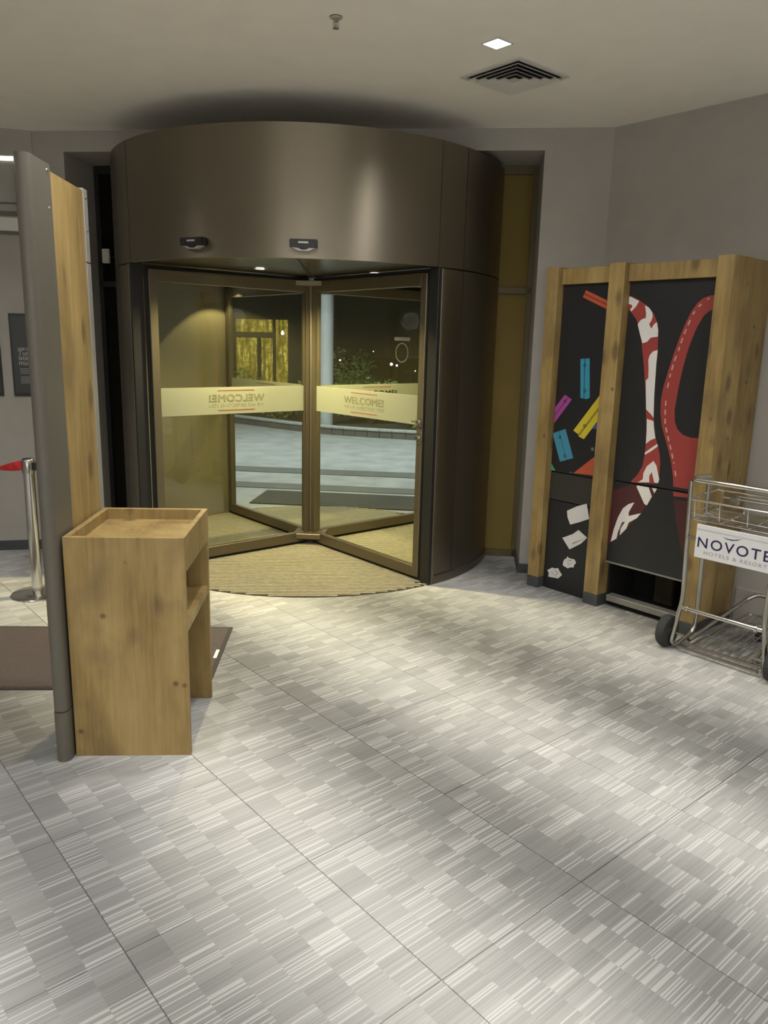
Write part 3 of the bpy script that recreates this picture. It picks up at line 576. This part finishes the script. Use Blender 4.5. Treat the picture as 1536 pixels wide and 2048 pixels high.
# ================================================================== queue barrier
def stanchion(p, label):
    t = thing('queue_post', label, 'post', (p[0], p[1], 0))
    MB().lathe([(0.0005, 0.0), (0.158, 0.0), (0.160, 0.006), (0.152, 0.014), (0.06, 0.024), (0.036, 0.030), (0.0005, 0.030)], 40).build('base', 'chrome', t, smooth=True)
    MB().lathe([(0.033, 0.028), (0.033, 0.79), (0.0005, 0.79)], 28).build('pole', 'chrome', t, smooth=True)
    h = MB().lathe([(0.0005, 0.79), (0.037, 0.79), (0.038, 0.80), (0.038, 0.868), (0.034, 0.874), (0.0005, 0.874)], 28).build('belt_head', 'steel', t, smooth=True)
    MB().box(0.036, 0.062, -0.018, 0.018, 0.808, 0.858).build('belt_clip', 'black', h, bevel=0.003)
    MB().lathe([(0.0005, 0.874), (0.030, 0.874), (0.028, 0.878), (0.0005, 0.878)], 24).build('cap', 'black', h, smooth=True)
    return t
SP = (-2.205, 4.69); SP2 = (-3.45, 4.45)
stanchion(SP, 'chrome queue barrier post beside the security gate')
stanchion(SP2, 'chrome queue barrier post holding the far end of the red belt')
bl = MB(); n = 24; vs = []; fs = []; d0 = Vector((SP2[0]-SP[0], SP2[1]-SP[1], 0)); L_ = d0.length; d0.normalize(); sd = Vector((-d0.y, d0.x, 0))
for i in range(n+1):
    f = i/n; tw = (PI/2)*min(1, f/0.16) if f < 0.5 else (PI/2)*min(1, (1-f)/0.16); q = Vector((SP[0], SP[1], 0.835))+d0*(0.039+(L_-0.106)*f)+Vector((0, 0, -0.05*4*f*(1-f)))
    w_ = Vector((0, 0, math.cos(tw)))+sd*math.sin(tw); nn = (d0.cross(w_))*0.0008
    for sg, k in ((-1, -1), (1, -1), (1, 1), (-1, 1)): vs.append(q+w_*0.031*sg+nn*k)
for i in range(n):
    for k in range(4): fs.append((i*4+k, i*4+(k+1) % 4, i*4+4+(k+1) % 4, i*4+4+k))
fs += [(3, 2, 1, 0), (n*4, n*4+1, n*4+2, n*4+3)]
bl.add(vs, fs).build('queue_belt', 'red', None, label='twisted red belt stretched between the chrome queue posts', cat='belt')

# ================================================================== posters and trunking on the left wall
def poster(x0, x1, z0, z1, label, text):
    t = thing('poster', label, 'poster', WL, WLR)
    MB().box(x0, x1, 0.001, 0.012, z0, z1).build('frame', 'posteredge', t, bevel=0.002)
    MB().box(x0+0.012, x1-0.014, 0.0122, 0.0135, z0+0.025, z1-0.02).build('print', 'poster', t)
    if text:
        for i, (b_, sz, z) in enumerate((('WEB SITE', 0.024, 1.512), ('Turizm', 0.052, 1.474), ('istemi', 0.052, 1.440), ('mucad', 0.052, 1.404))):
            obj('lettering', text_mesh(b_, sz, 0.95, 0.0008, 0.0004, 'LEFT'), 'postertxt', t, loc=(x1-0.048, 0.0142, z), rot=(R(90), 0, PI))
        ln = MB()
        for z in (1.378, 1.367, 1.356, 1.345, 1.318, 1.307, 1.296, 1.285, 1.274): ln.box(x0+0.05, x1-0.052-0.008*random.random(), 0.0136, 0.0140, z-0.0018, z+0.0018)
        ln.build('small_print', 'postertxt', t)
poster(-0.10, 0.219, 1.177, 1.772, 'dark poster with pale lettering on the wall behind the gate', True)
poster(0.290, 0.62, 1.177, 1.765, 'plain black poster on the wall next to the lettered one', False)
tk = thing('wall_trunking', 'pale horizontal trunking fixed high on the wall behind the gate', 'trunking', WL, WLR)
MB().box(-0.02, 1.6, 0.0, 0.035, 2.338, 2.43).build('cover', 'white', tk, bevel=0.003)
MB().box(-0.02, 1.6, 0.0, 0.028, 2.318, 2.337).build('shadow_strip', 'greypaint', tk)  # dark strip standing in for the shadow under the cover

# ================================================================== vending cabinet (grid frame)
cab = thing('vending_surround', 'oak post and panel surround built around the two vending machines', 'cabinet', (0, 0, 0), GA)
POSTS = ((-3.262, -3.172), (-2.798, -2.692), (-2.132, -2.040))
for (s0, s1) in POSTS:
    MB().box(s0, s1, 4.10, 4.30, 0.075, 2.118).build('post', 'wood2', cab, bevel=0.002)
    MB().box(s0-0.001, s1+0.001, 4.099, 4.30, 0.0, 0.074).build('post_shoe', 'skirt', cab, bevel=0.002)
for (s0, s1) in ((-3.171, -2.799), (-2.691, -2.133)):
    MB().box(s0, s1, 4.140, 4.24, 2.012, 2.108).build('top_rail', 'wood2', cab, rot=(0, 0, 0), bevel=0.002)
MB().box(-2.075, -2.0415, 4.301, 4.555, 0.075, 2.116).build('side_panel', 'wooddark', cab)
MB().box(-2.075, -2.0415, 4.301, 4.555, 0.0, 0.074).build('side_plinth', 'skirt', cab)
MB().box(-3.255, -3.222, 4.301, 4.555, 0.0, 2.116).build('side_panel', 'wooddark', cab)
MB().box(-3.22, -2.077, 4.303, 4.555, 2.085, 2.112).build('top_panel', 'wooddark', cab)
def print_on(parent, name, poly, m, t, lo, hi, lift, z0=None):
    poly = clip_poly(poly, lo, hi)
    if len(poly) < 3: return None
    return MB().prism(poly, lambda s, z: (s, t-lift, z), lambda s, z: (s, t-0.0002, z)).build(name, m, parent)
# left machine
vl = thing('snack_machine', 'black vending machine printed with coloured bars and crumpled paper', 'vending machine', (0, 0, 0), GA)
LO, HI, TL = -3.170, -2.800, 4.160
MB().box(LO, HI, TL+0.02, 4.55, 0.02, 2.005).build('body', 'vdark', vl)
MB().box(LO, HI, TL, TL+0.019, 0.812, 2.010).build('upper_panel', 'vblack', vl, bevel=0.001)
MB().box(LO, HI, TL+0.004, TL+0.019, 0.622, 0.806).build('middle_panel', 'vgrey', vl, bevel=0.001)
MB().box(LO, HI, TL, TL+0.019, 0.0, 0.617).build('lower_panel', 'vblack', vl, bevel=0.001)
for k, m_ in (('orange', 'porange'), ('teal', 'pteal'), ('magenta', 'pmag'), ('yellow', 'pyel'), ('blue', 'pblue'), ('green', 'pgreen'), ('orange2', 'porange'), ('navy', 'pnavy'), ('navy2', 'pnavy')):
    pl = [(s, max(z, 0.815)) for s, z in LEFT_PRINT[k]]
    print_on(vl, 'printed_bar', pl, m_, TL, LO, HI, 0.0007 if k != 'navy2' else 0.0005)
def mid(p, q, f): return (p[0]+(q[0]-p[0])*f, p[1]+(q[1]-p[1])*f)
def groove(k, i0, i1, j0, j1, f0, f1):
    P = LEFT_PRINT[k]; a0, a1 = mid(P[i0], P[i1], f0), mid(P[i0], P[i1], f1); b0, b1 = mid(P[j0], P[j1], f0), mid(P[j0], P[j1], f1)
    print_on(vl, 'bar_groove', [a0, a1, b1, b0], 'pshade_'+k, TL, LO, HI, 0.001)
for k, c in (('orange', (0.20, 0.03, 0.018)), ('teal', (0.015, 0.12, 0.19)), ('magenta', (0.17, 0.025, 0.14)), ('yellow', (0.26, 0.21, 0.015)), ('blue', (0.03, 0.15, 0.24))):
    M['pshade_'+k] = mat('print_groove_'+k, c, 0.5)
groove('orange', 0, 1, 3, 2, 0.42, 0.58); groove('teal', 0, 1, 5, 3, 0.42, 0.56); groove('magenta', 0, 1, 3, 2, 0.45, 0.58)
groove('yellow', 0, 3, 5, 4, 0.45, 0.6); groove('blue', 0, 1, 3, 2, 0.47, 0.53)
for c in LEFT_PRINT['circ']:
    MB().lathe([(0.0060, 0), (0.0105, 0), (0.0105, 0.0004), (0.0060, 0.0004)], 18, axis='y', ring=True).build('printed_ring', 'pshade', vl, loc=(c[0], TL-0.0016, c[1]))
c = LEFT_PRINT['screw'][0]
MB().lathe([(0.0005, 0), (0.012, 0.0), (0.012, 0.003), (0.0005, 0.003)], 18, axis='y').build('lock', 'steel', vl, loc=(c[0], TL-0.003, c[1]))
for k in ('p1', 'p2', 'p3', 'p4'):
    P = LEFT_PRINT[k]
    if k in ('p3', 'p4'):
        cx = sum(p[0] for p in P)/len(P); cz = sum(p[1] for p in P)/len(P); Q = []
        for i in range(len(P)):
            Q.append(P[i]); a_ = mid(P[i], P[(i+1) % len(P)], 0.5); Q.append(mid((cx, cz), a_, random.uniform(0.82, 1.12)))
        P = Q
    print_on(vl, 'printed_paper', P, 'pwhite', TL, LO, HI, 0.0007)
    cx = sum(p[0] for p in P)/len(P); cz = sum(p[1] for p in P)/len(P)
    M.setdefault('pfold', mat('print_fold', (0.40, 0.39, 0.38), 0.6))
    if k != 'p1':
        for j in range(2 if k == 'p2' else 4):
            i = random.randrange(len(P)); a_ = mid((cx, cz), P[i], 0.9); b_ = mid((cx, cz), P[(i+len(P)//3) % len(P)], 0.45)
            dx, dz = b_[1]-a_[1], a_[0]-b_[0]; l_ = math.hypot(dx, dz) or 1; dx, dz = dx/l_*0.004, dz/l_*0.004
            print_on(vl, 'paper_crease', [a_, (b_[0]+dx, b_[1]+dz), (b_[0]-dx, b_[1]-dz)], 'pfold', TL, LO, HI, 0.001)
# right machine
vr = thing('drinks_machine', 'black drinks vending machine printed with red and white swooping shapes', 'vending machine', (0, 0, 0), GA)
LO, HI, TR = -2.690, -2.134, 4.165
MB().box(LO, HI, TR+0.021, 4.55, 0.30, 2.005).build('body', 'vdark', vr)
MB().box(LO, HI, TR, TR+0.02, 0.822, 2.010).build('upper_door', 'vblack', vr, bevel=0.001)
MB().prism([(LO, 0.815), (HI, 0.815), (HI, 0.300), (LO, 0.300)], lambda s, z: (s, TR, z), lambda s, z: (s, TR+0.02, z)).build('lower_door', 'vblack', vr, bevel=0.001)
MB().box(LO, HI, TR-0.004, TR+0.01, 0.288, 0.299).build('door_lip', 'flap', vr)
ch = MB().box(LO, HI, 4.50, 4.52, 0.02, 0.30).box(LO, LO+0.012, 4.2, 4.5, 0.02, 0.30).box(HI-0.012, HI, 4.2, 4.5, 0.02, 0.30).box(LO, HI, 4.2, 4.52, 0.0, 0.02).build('delivery_bay', 'vdark', vr)
MB().box(LO+0.02, HI-0.02, 4.165, 4.235, 0.035, 0.075).build('bay_threshold', 'flap', vr, bevel=0.003)
MB().box(LO+0.2, HI-0.22, 4.42, 4.49, 0.021, 0.21).build('compressor', 'brick', vr, bevel=0.01)
for k, m_, lf in (('ribbon_up', 'pred', 6), ('ribbon_low', 'pdkred', 6), ('strap', 'pred', 6), ('strap_low', 'pred', 6), ('strap_low2', 'pdkred', 6)):
    pl = [(s, max(z, 0.825)) if k in ('ribbon_up', 'strap') else (s, min(z, 0.812)) for s, z in RIGHT_PRINT[k]]
    print_on(vr, 'printed_ribbon', pl, m_, TR, LO, HI, 0.0006)
for k in ('w1', 'w2', 'w3', 'w4', 'w5', 'w6', 'w6b', 'w7'):
    pl = [(s, max(z, 0.825)) if k == 'w6' else ((s, min(z, 0.812)) if k in ('w6b', 'w7') else (s, z)) for s, z in RIGHT_PRINT[k]]
    print_on(vr, 'printed_letter', pl, 'pwhite', TR, LO, HI, 0.0010)
M['pdash'] = mat('print_dash', (0.52, 0.32, 0.27), 0.5)
D = RIGHT_PRINT['dash']; acc = 0.0
for i in range(len(D)-1):
    a_, b_ = Vector(D[i]), Vector(D[i+1]); L_ = (b_-a_).length; d_ = (b_-a_)/L_; pn = Vector((-d_.y, d_.x))*0.0042; pos = (0.052-acc) % 0.052
    while pos < L_-0.005:
        e_ = min(pos+0.030, L_); p, q = a_+d_*pos, a_+d_*e_
        print_on(vr, 'printed_stitch', [tuple(p+pn), tuple(q+pn), tuple(q-pn), tuple(p-pn)], 'pdash', TR, LO, HI, 0.0010); pos += 0.052
    acc = (acc+L_) % 0.052

# ================================================================== luggage trolley (grid frame)
tr = thing('luggage_trolley', 'chrome wire luggage trolley with a white sign board, parked by the cabinet', 'trolley', (0, 0, 0), GA)
SL, SR = -1.985, -1.545; SM = (SL+SR)/2
def bend(pts, r=0.03, n=5):            # rounded polyline
    out = [Vector(pts[0])]
    for i in range(1, len(pts)-1):
        p = Vector(pts[i]); a_ = (Vector(pts[i-1])-p); b_ = (Vector(pts[i+1])-p); ra = min(r, a_.length*0.45, b_.length*0.45)
        p0, p1 = p+a_.normalized()*ra, p+b_.normalized()*ra
        for k in range(n+1):
            f = k/n; out.append(p0*(1-f)**2+p*2*f*(1-f)+p1*f*f)
    out.append(Vector(pts[-1])); return out
sides = []
for s, sg in ((SL, -1), (SR, 1)):
    so = s+sg*0.018; top = s+sg*0.005
    MB().tube(bend([(so, 3.83, 0.95), (s, 3.842, 0.30), (so+sg*0.02, 3.83, 0.045), (so, 3.86, 0.022), (s, 4.0, 0.075), (s, 4.025, 0.20), (so, 4.02, 0.955)], 0.04), 0.0125, 12).build('side_frame', 'steel', tr, smooth=True)
MB().tube(bend([(SL-0.018, 4.02, 0.955), (SL-0.020, 3.93, 0.965), (SL-0.018, 3.835, 0.957), (SR+0.018, 3.835, 0.957), (SR+0.020, 3.93, 0.965), (SR+0.018, 4.02, 0.955)], 0.035), 0.0135, 12).build('push_handle', 'chrome', tr, smooth=True)
bar = MB().tube([(SL+0.002, 3.842, 0.25), (SR-0.002, 3.842, 0.25)], 0.0125, 12).build('cross_bar', 'chrome', tr, smooth=True)
for s in (SL+0.035, SR-0.035): MB().lathe([(0.014, -0.006), (0.019, -0.006), (0.019, 0.006), (0.014, 0.006)], 16, axis='x', ring=True).build('collar', 'chrome', bar, loc=(s, 3.842, 0.25), smooth=True)
for k, tt in enumerate((3.838, 3.885)): MB().tube([(SL, tt, 0.026+0.012*k), (SR, tt, 0.026+0.012*k)], 0.009, 8).build('foot_bar', 'steel', tr, smooth=True)
MB().tube(bend([(SL+0.03, 3.90, 0.055), (SL+0.09, 4.42, 0.20), (SL+0.13, 4.46, 0.235), (SR-0.13, 4.46, 0.235), (SR-0.09, 4.42, 0.20), (SR-0.03, 3.90, 0.055)], 0.05), 0.012, 12).build('base_hoop', 'steel', tr, smooth=True)
MB().tube(bend([(SL+0.055, 3.90, 0.04), (SL+0.12, 4.40, 0.13), (SR-0.12, 4.40, 0.13), (SR-0.055, 3.90, 0.04)], 0.05), 0.006, 8).build('inner_hoop', 'steel', tr, smooth=True)
for i in range(7):
    f = (i+0.5)/7; s = SL+0.07+(SR-SL-0.14)*f; s2 = SM+(s-SM)*0.78
    MB().tube([(s, 3.89, 0.045), (s2, 4.40, 0.135)], 0.0032, 6).build('deck_wire', 'steel', tr)
for tt, zz in ((4.02, 0.068), (4.15, 0.092), (4.28, 0.114)):
    f = (tt-3.9)/0.5; MB().tube([(SL+0.055+0.065*f, tt, zz), (SR-0.055-0.065*f, tt, zz)], 0.0032, 6).build('deck_wire', 'steel', tr)
# basket
for zz, tm in ((0.852, 0.0065), (0.775, 0.004), (0.745, 0.0045)):
    inn = 0.0 if zz > 0.8 else 0.012
    MB().tube(bend([(SL+inn-0.02, 3.835+inn, zz), (SR-inn+0.02, 3.835+inn, zz), (SR-inn+0.02, 4.135-inn, zz+0.02), (SL+inn-0.02, 4.135-inn, zz+0.02), (SL+inn-0.02, 3.835+inn, zz)], 0.02), tm, 8).build('basket_rim', 'chrome', tr, smooth=True)
for i in range(13):
    tt = 3.85+0.27*i/12; MB().tube([(SL-0.005, tt, 0.745+0.02*i/12), (SR+0.005, tt, 0.745+0.02*i/12)], 0.0026, 6).build('basket_wire', 'chrome', tr)
for i in range(4):
    s = SL+(SR-SL)*i/3; s = min(max(s, SL+0.012), SR-0.012)
    MB().tube(bend([(s, 3.838, 0.852), (s, 3.85, 0.742), (s, 4.12, 0.762), (s, 4.135, 0.872)], 0.02), 0.0035, 6).build('basket_wire', 'chrome', tr, smooth=True)
clip = MB().box(SL+0.16, SL+0.20, 3.90, 3.94, 0.845, 0.89).build('handle_clamp', 'steel', tr, bevel=0.006, seg=2)
MB().tube([(SL+0.12, 3.92, 0.875), (SR+0.005, 3.92, 0.875)], 0.006, 8).build('brake_bar', 'chrome', clip, smooth=True)
MB().tube([(SL+0.15, 3.98, 0.88), (SR+0.005, 3.98, 0.88)], 0.005, 8).build('brake_bar', 'chrome', clip, smooth=True)
# sign board
sb = MB().box(SL+0.052, SR+0.075, 3.806, 3.814, 0.556, 0.735).build('sign_board', 'board', tr, bevel=0.002)
for s in (SL+0.004, SR-0.004): MB().box(s-0.004 if s > SM else s, s if s > SM else s+0.06, 3.8142, 3.835, 0.64, 0.66).build('board_clip', 'steel', sb)
M['fold'] = mat('sign_fold', (0.52, 0.52, 0.53), 0.4)
MB().box(SL+0.052, SR+0.075, 3.8052, 3.8059, 0.706, 0.712).build('board_crease', 'fold', sb)
nm = text_mesh('NOVOTEL', 0.077, 1.0, 0.0006, 0.0004, 'LEFT', 1.22)
x0_ = min(v.co.x for v in nm.vertices); x1_ = max(v.co.x for v in nm.vertices); nm.transform(Matrix.Translation((-x0_, 0, 0))); nm.transform(Matrix.Diagonal((0.428/(x1_-x0_), 1, 1, 1)))
obj('lettering', nm, 'navy', sb, loc=(SL+0.066, 3.8054, 0.614), rot=(R(90), 0, 0))
hm = text_mesh('HOTELS & RESORTS', 0.026, 1.0, 0.0, 0.0004, 'LEFT', 1.25)
x0_ = min(v.co.x for v in hm.vertices); x1_ = max(v.co.x for v in hm.vertices); hm.transform(Matrix.Translation((-x0_, 0, 0))); hm.transform(Matrix.Diagonal((0.345/(x1_-x0_), 1, 1, 1)))
obj('small_lettering', hm, 'greytxt', sb, loc=(SL+0.105, 3.8054, 0.580), rot=(R(90), 0, 0))
sw = [(-0.05, 0.004), (-0.03, -0.004), (0.0, -0.006), (0.025, 0.0), (0.05, 0.014), (0.03, 0.006), (0.01, 0.0005), (-0.01, -0.001), (-0.03, 0.0)]
MB().prism([(SL+0.245+s, 0.689+z) for s, z in sw], lambda s, z: (s, 3.8049, z), lambda s, z: (s, 3.8058, z)).build('swoosh_mark', 'navy', sb)
for s, sg in ((SL-0.075, -1), (SR+0.075, 1)):
    wh = MB().lathe([(0.030, -0.024), (0.060, -0.024), (0.066, -0.026), (0.084, -0.024), (0.091, -0.012), (0.092, 0.0), (0.091, 0.012), (0.084, 0.024), (0.066, 0.026), (0.060, 0.024), (0.030, 0.024)], 36, axis='x').build('wheel', 'rubber', tr, loc=(s, 3.85, 0.0925), smooth=True)
    MB().lathe([(0.0005, -0.027), (0.024, -0.027), (0.030, -0.020), (0.058, -0.019), (0.058, 0.019), (0.030, 0.020), (0.024, 0.027), (0.0005, 0.027)], 28, axis='x').build('hub', 'vgrey', wh, smooth=True)
    MB().tube([(sg*-0.105, 0, 0), (sg*0.02, 0, 0)], 0.008, 8).build('axle', 'steel', wh)
ca = MB().box(SM-0.022, SM+0.022, 4.30, 4.345, 0.085, 0.112).build('caster_fork', 'steel', tr, bevel=0.003)
MB().prism([(4.30, 0.09), (4.345, 0.09), (4.37, 0.04), (4.35, 0.04)], lambda t, z: (SM-0.022, t, z), lambda t, z: (SM-0.018, t, z)).prism([(4.30, 0.09), (4.345, 0.09), (4.37, 0.04), (4.35, 0.04)], lambda t, z: (SM+0.018, t, z), lambda t, z: (SM+0.022, t, z)).build('fork_leg', 'steel', ca)
MB().lathe([(0.010, -0.014), (0.040, -0.014), (0.044, 0), (0.040, 0.014), (0.010, 0.014)], 24, axis='x').build('caster_wheel', 'rubber', tr, loc=(SM, 4.355, 0.0445), smooth=True)

# ================================================================== outdoors
def outstruct(name, mb, m, **kw):
    o = mb.build(name, m, None, **kw); o['kind'] = 'structure'; return o
g_ = MB(); g_.box(-14, 14, 1.25, 9.6, -0.10, -0.012)
outstruct('floor_outside', g_, 'paving', loc=K, rot=(0, 0, BR))
for i, (y0, y1) in enumerate(((2.86, 3.18), (3.92, 4.30))):
    outstruct('trim_%d' % (3+i), MB().box(-14, 14, y0, y1, -0.0118, -0.004), 'pavedark', loc=K, rot=(0, 0, BR), bevel=0.002)
om = thing('outdoor_mat', 'dark rectangular door mat on the paving outside the revolving door', 'mat', BK(-2.0, 2.05, -0.0115), BR)
MB().box(-1.05, 1.45, -0.04, 0.66, 0, 0.012).build('pile', 'outmat', om, bevel=0.002)
# kerb: a gentle curve of stones
KP = [Vector((-9.5, 20.5, 0)), Vector((-6.0, 17.9, 0)), Vector((-3.0, 15.45, 0)), Vector((-1.2, 14.0, 0)), Vector((0.6, 13.35, 0)), Vector((3.0, 12.9, 0)), Vector((7.0, 12.7, 0))]
def cat_(p0, p1, p2, p3, f): return 0.5*((2*p1)+(p2-p0)*f+(2*p0-5*p1+4*p2-p3)*f*f+(3*p1-p0-3*p2+p3)*f**3)
pts = []
for i in range(len(KP)-1):
    p0 = KP[max(i-1, 0)]; p3 = KP[min(i+2, len(KP)-1)]
    for k in range(8): pts.append(cat_(p0, KP[i], KP[i+1], p3, k/8))
pts.append(KP[-1])
kerb = thing('kerb', 'curved pale stone kerb in front of the shrubs outside', 'kerb', (0, 0, -0.012))
for i in range(len(pts)-1):
    a_, b_ = pts[i], pts[i+1]; d_ = (b_-a_).normalized(); nn = Vector((-d_.y, d_.x, 0)); g = 0.004
    q = [a_+d_*g, b_-d_*g, b_-d_*g+nn*0.16, a_+d_*g+nn*0.16]
    ks = MB().prism([(v.x, v.y) for v in q], lambda x, y: (x, y, 0), lambda x, y: (x, y, 0.115)).build('kerb_stone', 'pavedark', kerb, bevel=0.006)  # lower body in a darker colour than the top piece
    q2 = [v-nn*0.015 for v in q[:2]]+q[2:]
    MB().prism([(v.x, v.y) for v in q2], lambda x, y: (x, y, 0.116), lambda x, y: (x, y, 0.155)).build('kerb_top', 'kerb', ks, bevel=0.006)
bed = MB(); vs = [(p.x, p.y+0.14, 0.10) for p in pts]+[(p.x*4.0, 90, 0.10) for p in pts]; n = len(pts)
bed.add(vs, [(i, i+1, n+i+1, n+i) for i in range(n-1)])
outstruct('ground_outside', bed, 'soil')
# road side below the kerb, left of it
lf_ = bpy.data.meshes.new('leaf')
def shrub(p, rx, ry, h, nleaf, label, seed, z=0.10, ls=0.05):
    rg = random.Random(seed); t = thing('shrub', label, 'shrub', (p[0], p[1], z)); mb0 = MB()
    lumps = [(rg.uniform(-.55, .55)*rx, rg.uniform(-.5, .5)*ry, rg.uniform(.12, .8)*h, rg.uniform(.3, .5)) for _ in range(13)]
    for _ in range(nleaf):
        lx, ly, lz, lr = rg.choice(lumps); v = Vector((rg.gauss(0, 1), rg.gauss(0, 1), rg.gauss(0, 1))).normalized()*rg.uniform(.75, 1.05)
        c = Vector((lx+v.x*lr*rx, ly+v.y*lr*ry, max(0.03, lz+v.z*lr*h*0.6)))
        u_ = Vector((rg.gauss(0, 1), rg.gauss(0, 1), rg.gauss(0, .6))).normalized(); w_ = u_.cross(Vector((rg.gauss(0, 1), rg.gauss(0, 1), rg.gauss(0, 1)))).normalized(); s_ = ls*rg.uniform(.6, 1.2)
        mb0.add([c-u_*s_, c+w_*s_*.45, c+u_*s_, c-w_*s_*.45], [(0, 1, 2, 3)])
    o = mb0.build('foliage', 'leaf', t)
    st_ = MB()
    for lx, ly, lz, lr in lumps[:5]: st_.tube([(lx*.1, ly*.1, 0), (lx*.6, ly*.6, lz*.6), (lx, ly, lz)], 0.012, 5)
    st_.build('stems', 'twig', t)
shrub((-1.95, 15.5), 0.8, 0.5, 0.75, 900, 'low green shrub behind the kerb, between the column and the lit window', 1)
shrub((-0.35, 14.9), 0.75, 0.5, 0.95, 1100, 'wide green shrub behind the kerb, growing close against the round column', 2)
shrub((0.62, 14.25), 0.5, 0.45, 0.6, 1100, 'low dark shrub behind the kerb, seen just below the welcome band', 3)
shrub((-0.75, 16.4), 0.55, 0.5, 1.42, 1000, 'taller pale green shrub standing behind the column', 4)
shrub((1.75, 14.6), 0.5, 0.5, 1.05, 800, 'green shrub behind the kerb, the farthest from the lit window', 5)
shrub((-3.3, 16.6), 0.9, 0.4, 0.95, 900, 'clipped green hedge below the yellow lit window', 6)
co = thing('round_column', 'pale grey round column standing at the kerb outside', 'column', (-1.13, 14.5, -0.012))
MB().lathe([(0.150, 0.0), (0.150, 0.03), (0.125, 0.04), (0.125, 5.0), (0.0005, 5.0)], 28).build('shaft', 'column', co, smooth=True)
bd = thing('neighbour_building', 'dark building wing with a tall yellow lit window', 'building', (0, 17.0, 0))
WX0, WX1, WZ1 = -3.30, -2.16, 2.07
MB().box(-4.3, WX0, 0, 0.3, 0.0, 5.0).box(WX1, -1.85, 0, 0.3, 0.0, 5.0).box(WX0, WX1, 0, 0.3, WZ1, 5.0).box(WX0, WX1, 0, 0.3, 0.0, 0.25).build('wall', 'facade', bd)
for (x0, x1, z0, z1) in ((WX0, -2.50, 1.80, WZ1), (-2.44, WX1, 0.25, WZ1), (WX0, -2.84, 0.25, 1.68), (-2.76, -2.50, 0.25, 1.68)):
    MB().box(x0, x1, 0.14, 0.16, z0, z1).build('window_pane', 'glow', bd)
MB().box(WX0, -2.50, 0.08, 0.2, 1.68, 1.80).build('transom', 'facade', bd)
MB().box(-2.84, -2.76, 0.08, 0.2, 0.25, 1.68).build('mullion', 'facade', bd); MB().box(-2.50, -2.44, 0.08, 0.2, 0.25, WZ1).build('mullion', 'facade', bd)
MB().lathe([(0.0005, -0.05), (0.028, -0.035), (0.034, -0.01), (0.02, 0.02), (0.012, 0.04), (0.0005, 0.04)], 16).build('hanging_bulb', 'bulb', bd, loc=(-2.27, -0.05, 1.80), smooth=True)
MB().tube([(-2.27, -0.05, 1.84), (-2.27, -0.05, 2.5), (-2.27, 0.01, 2.5)], 0.004, 6).build('bulb_cord', 'black', bd)
def far_lamp(p, h0, r, label, arm=0.0):
    t = thing('street_lamp', label, 'street lamp', (p[0], p[1], 0.0))
    MB().tube([(0, 0, 0), (0, 0, h0)], 0.05, 8).build('pole', 'twig', t)
    MB().lathe([(0.0005, -r), (r*.7, -r*.7), (r, 0), (r*.7, r*.7), (0.0005, r)], 12).build('lamp_head', 'streetlamp', t, loc=(0, 0, h0+r), smooth=True)
far_lamp((0.15, 30), 0.80, 0.055, 'brightest of the distant white lamps across the road'); far_lamp((0.36, 30), 0.77, 0.04, 'small distant white lamp close beside the brightest one')
far_lamp((1.07, 30), 0.60, 0.02, 'faint distant lamp, the farthest from the yellow lit window'); far_lamp((-3.40, 30), 0.66, 0.035, 'distant white lamp between the lit window and the centre post')
far_lamp((-3.26, 30), 0.60, 0.025, 'faint low companion of the distant lamp by the lit window'); far_lamp((-0.55, 30), 1.30, 0.018, 'lone faint distant lamp high above the road')
for p, l_ in (((-3.58, 30), 'thin pale post in the distance beside the lit window'), ((-1.82, 30), 'thin pale post in the distance beside the column')):
    t = thing('bollard', l_, 'post', (p[0], p[1], 0.1)); MB().tube([(0, 0, 0), (0, 0, 0.84)], 0.035, 10).build('shaft', 'litpost', t); MB().lathe([(0.036, 0), (0.036, .04), (0.0005, .05)], 10).build('cap', 'streetlamp', t, loc=(0, 0, 0.84))
# unseen mast lamps added to light the paving, in place of canopy lights
for p, wt in (((-2.6, 11.5, 4.6), 1250), ((1.6, 11.0, 4.6), 1250)):
    t = thing('forecourt_fill_lamp', 'unseen tall lamp added outside to light the paving in place of canopy lights', 'street lamp', (p[0]*2.2, p[1], 0), group='added forecourt lamps')
    MB().tube(bend([(0, 0, -0.01), (0, 0, 4.8), (-p[0]*1.2, 0, 4.8)], 0.2), 0.05, 10).build('mast', 'litpost', t, smooth=True)
    MB().box(-p[0]*1.2-0.2, -p[0]*1.2+0.2, -0.1, 0.1, 4.66, 4.75).build('lamp_head', 'trimring', t)
    spot('forecourt_fill_beam', (-p[0]*1.2, 0, 4.62), wt, STREET_COLOUR, 140, 0.7, 0.12, t)
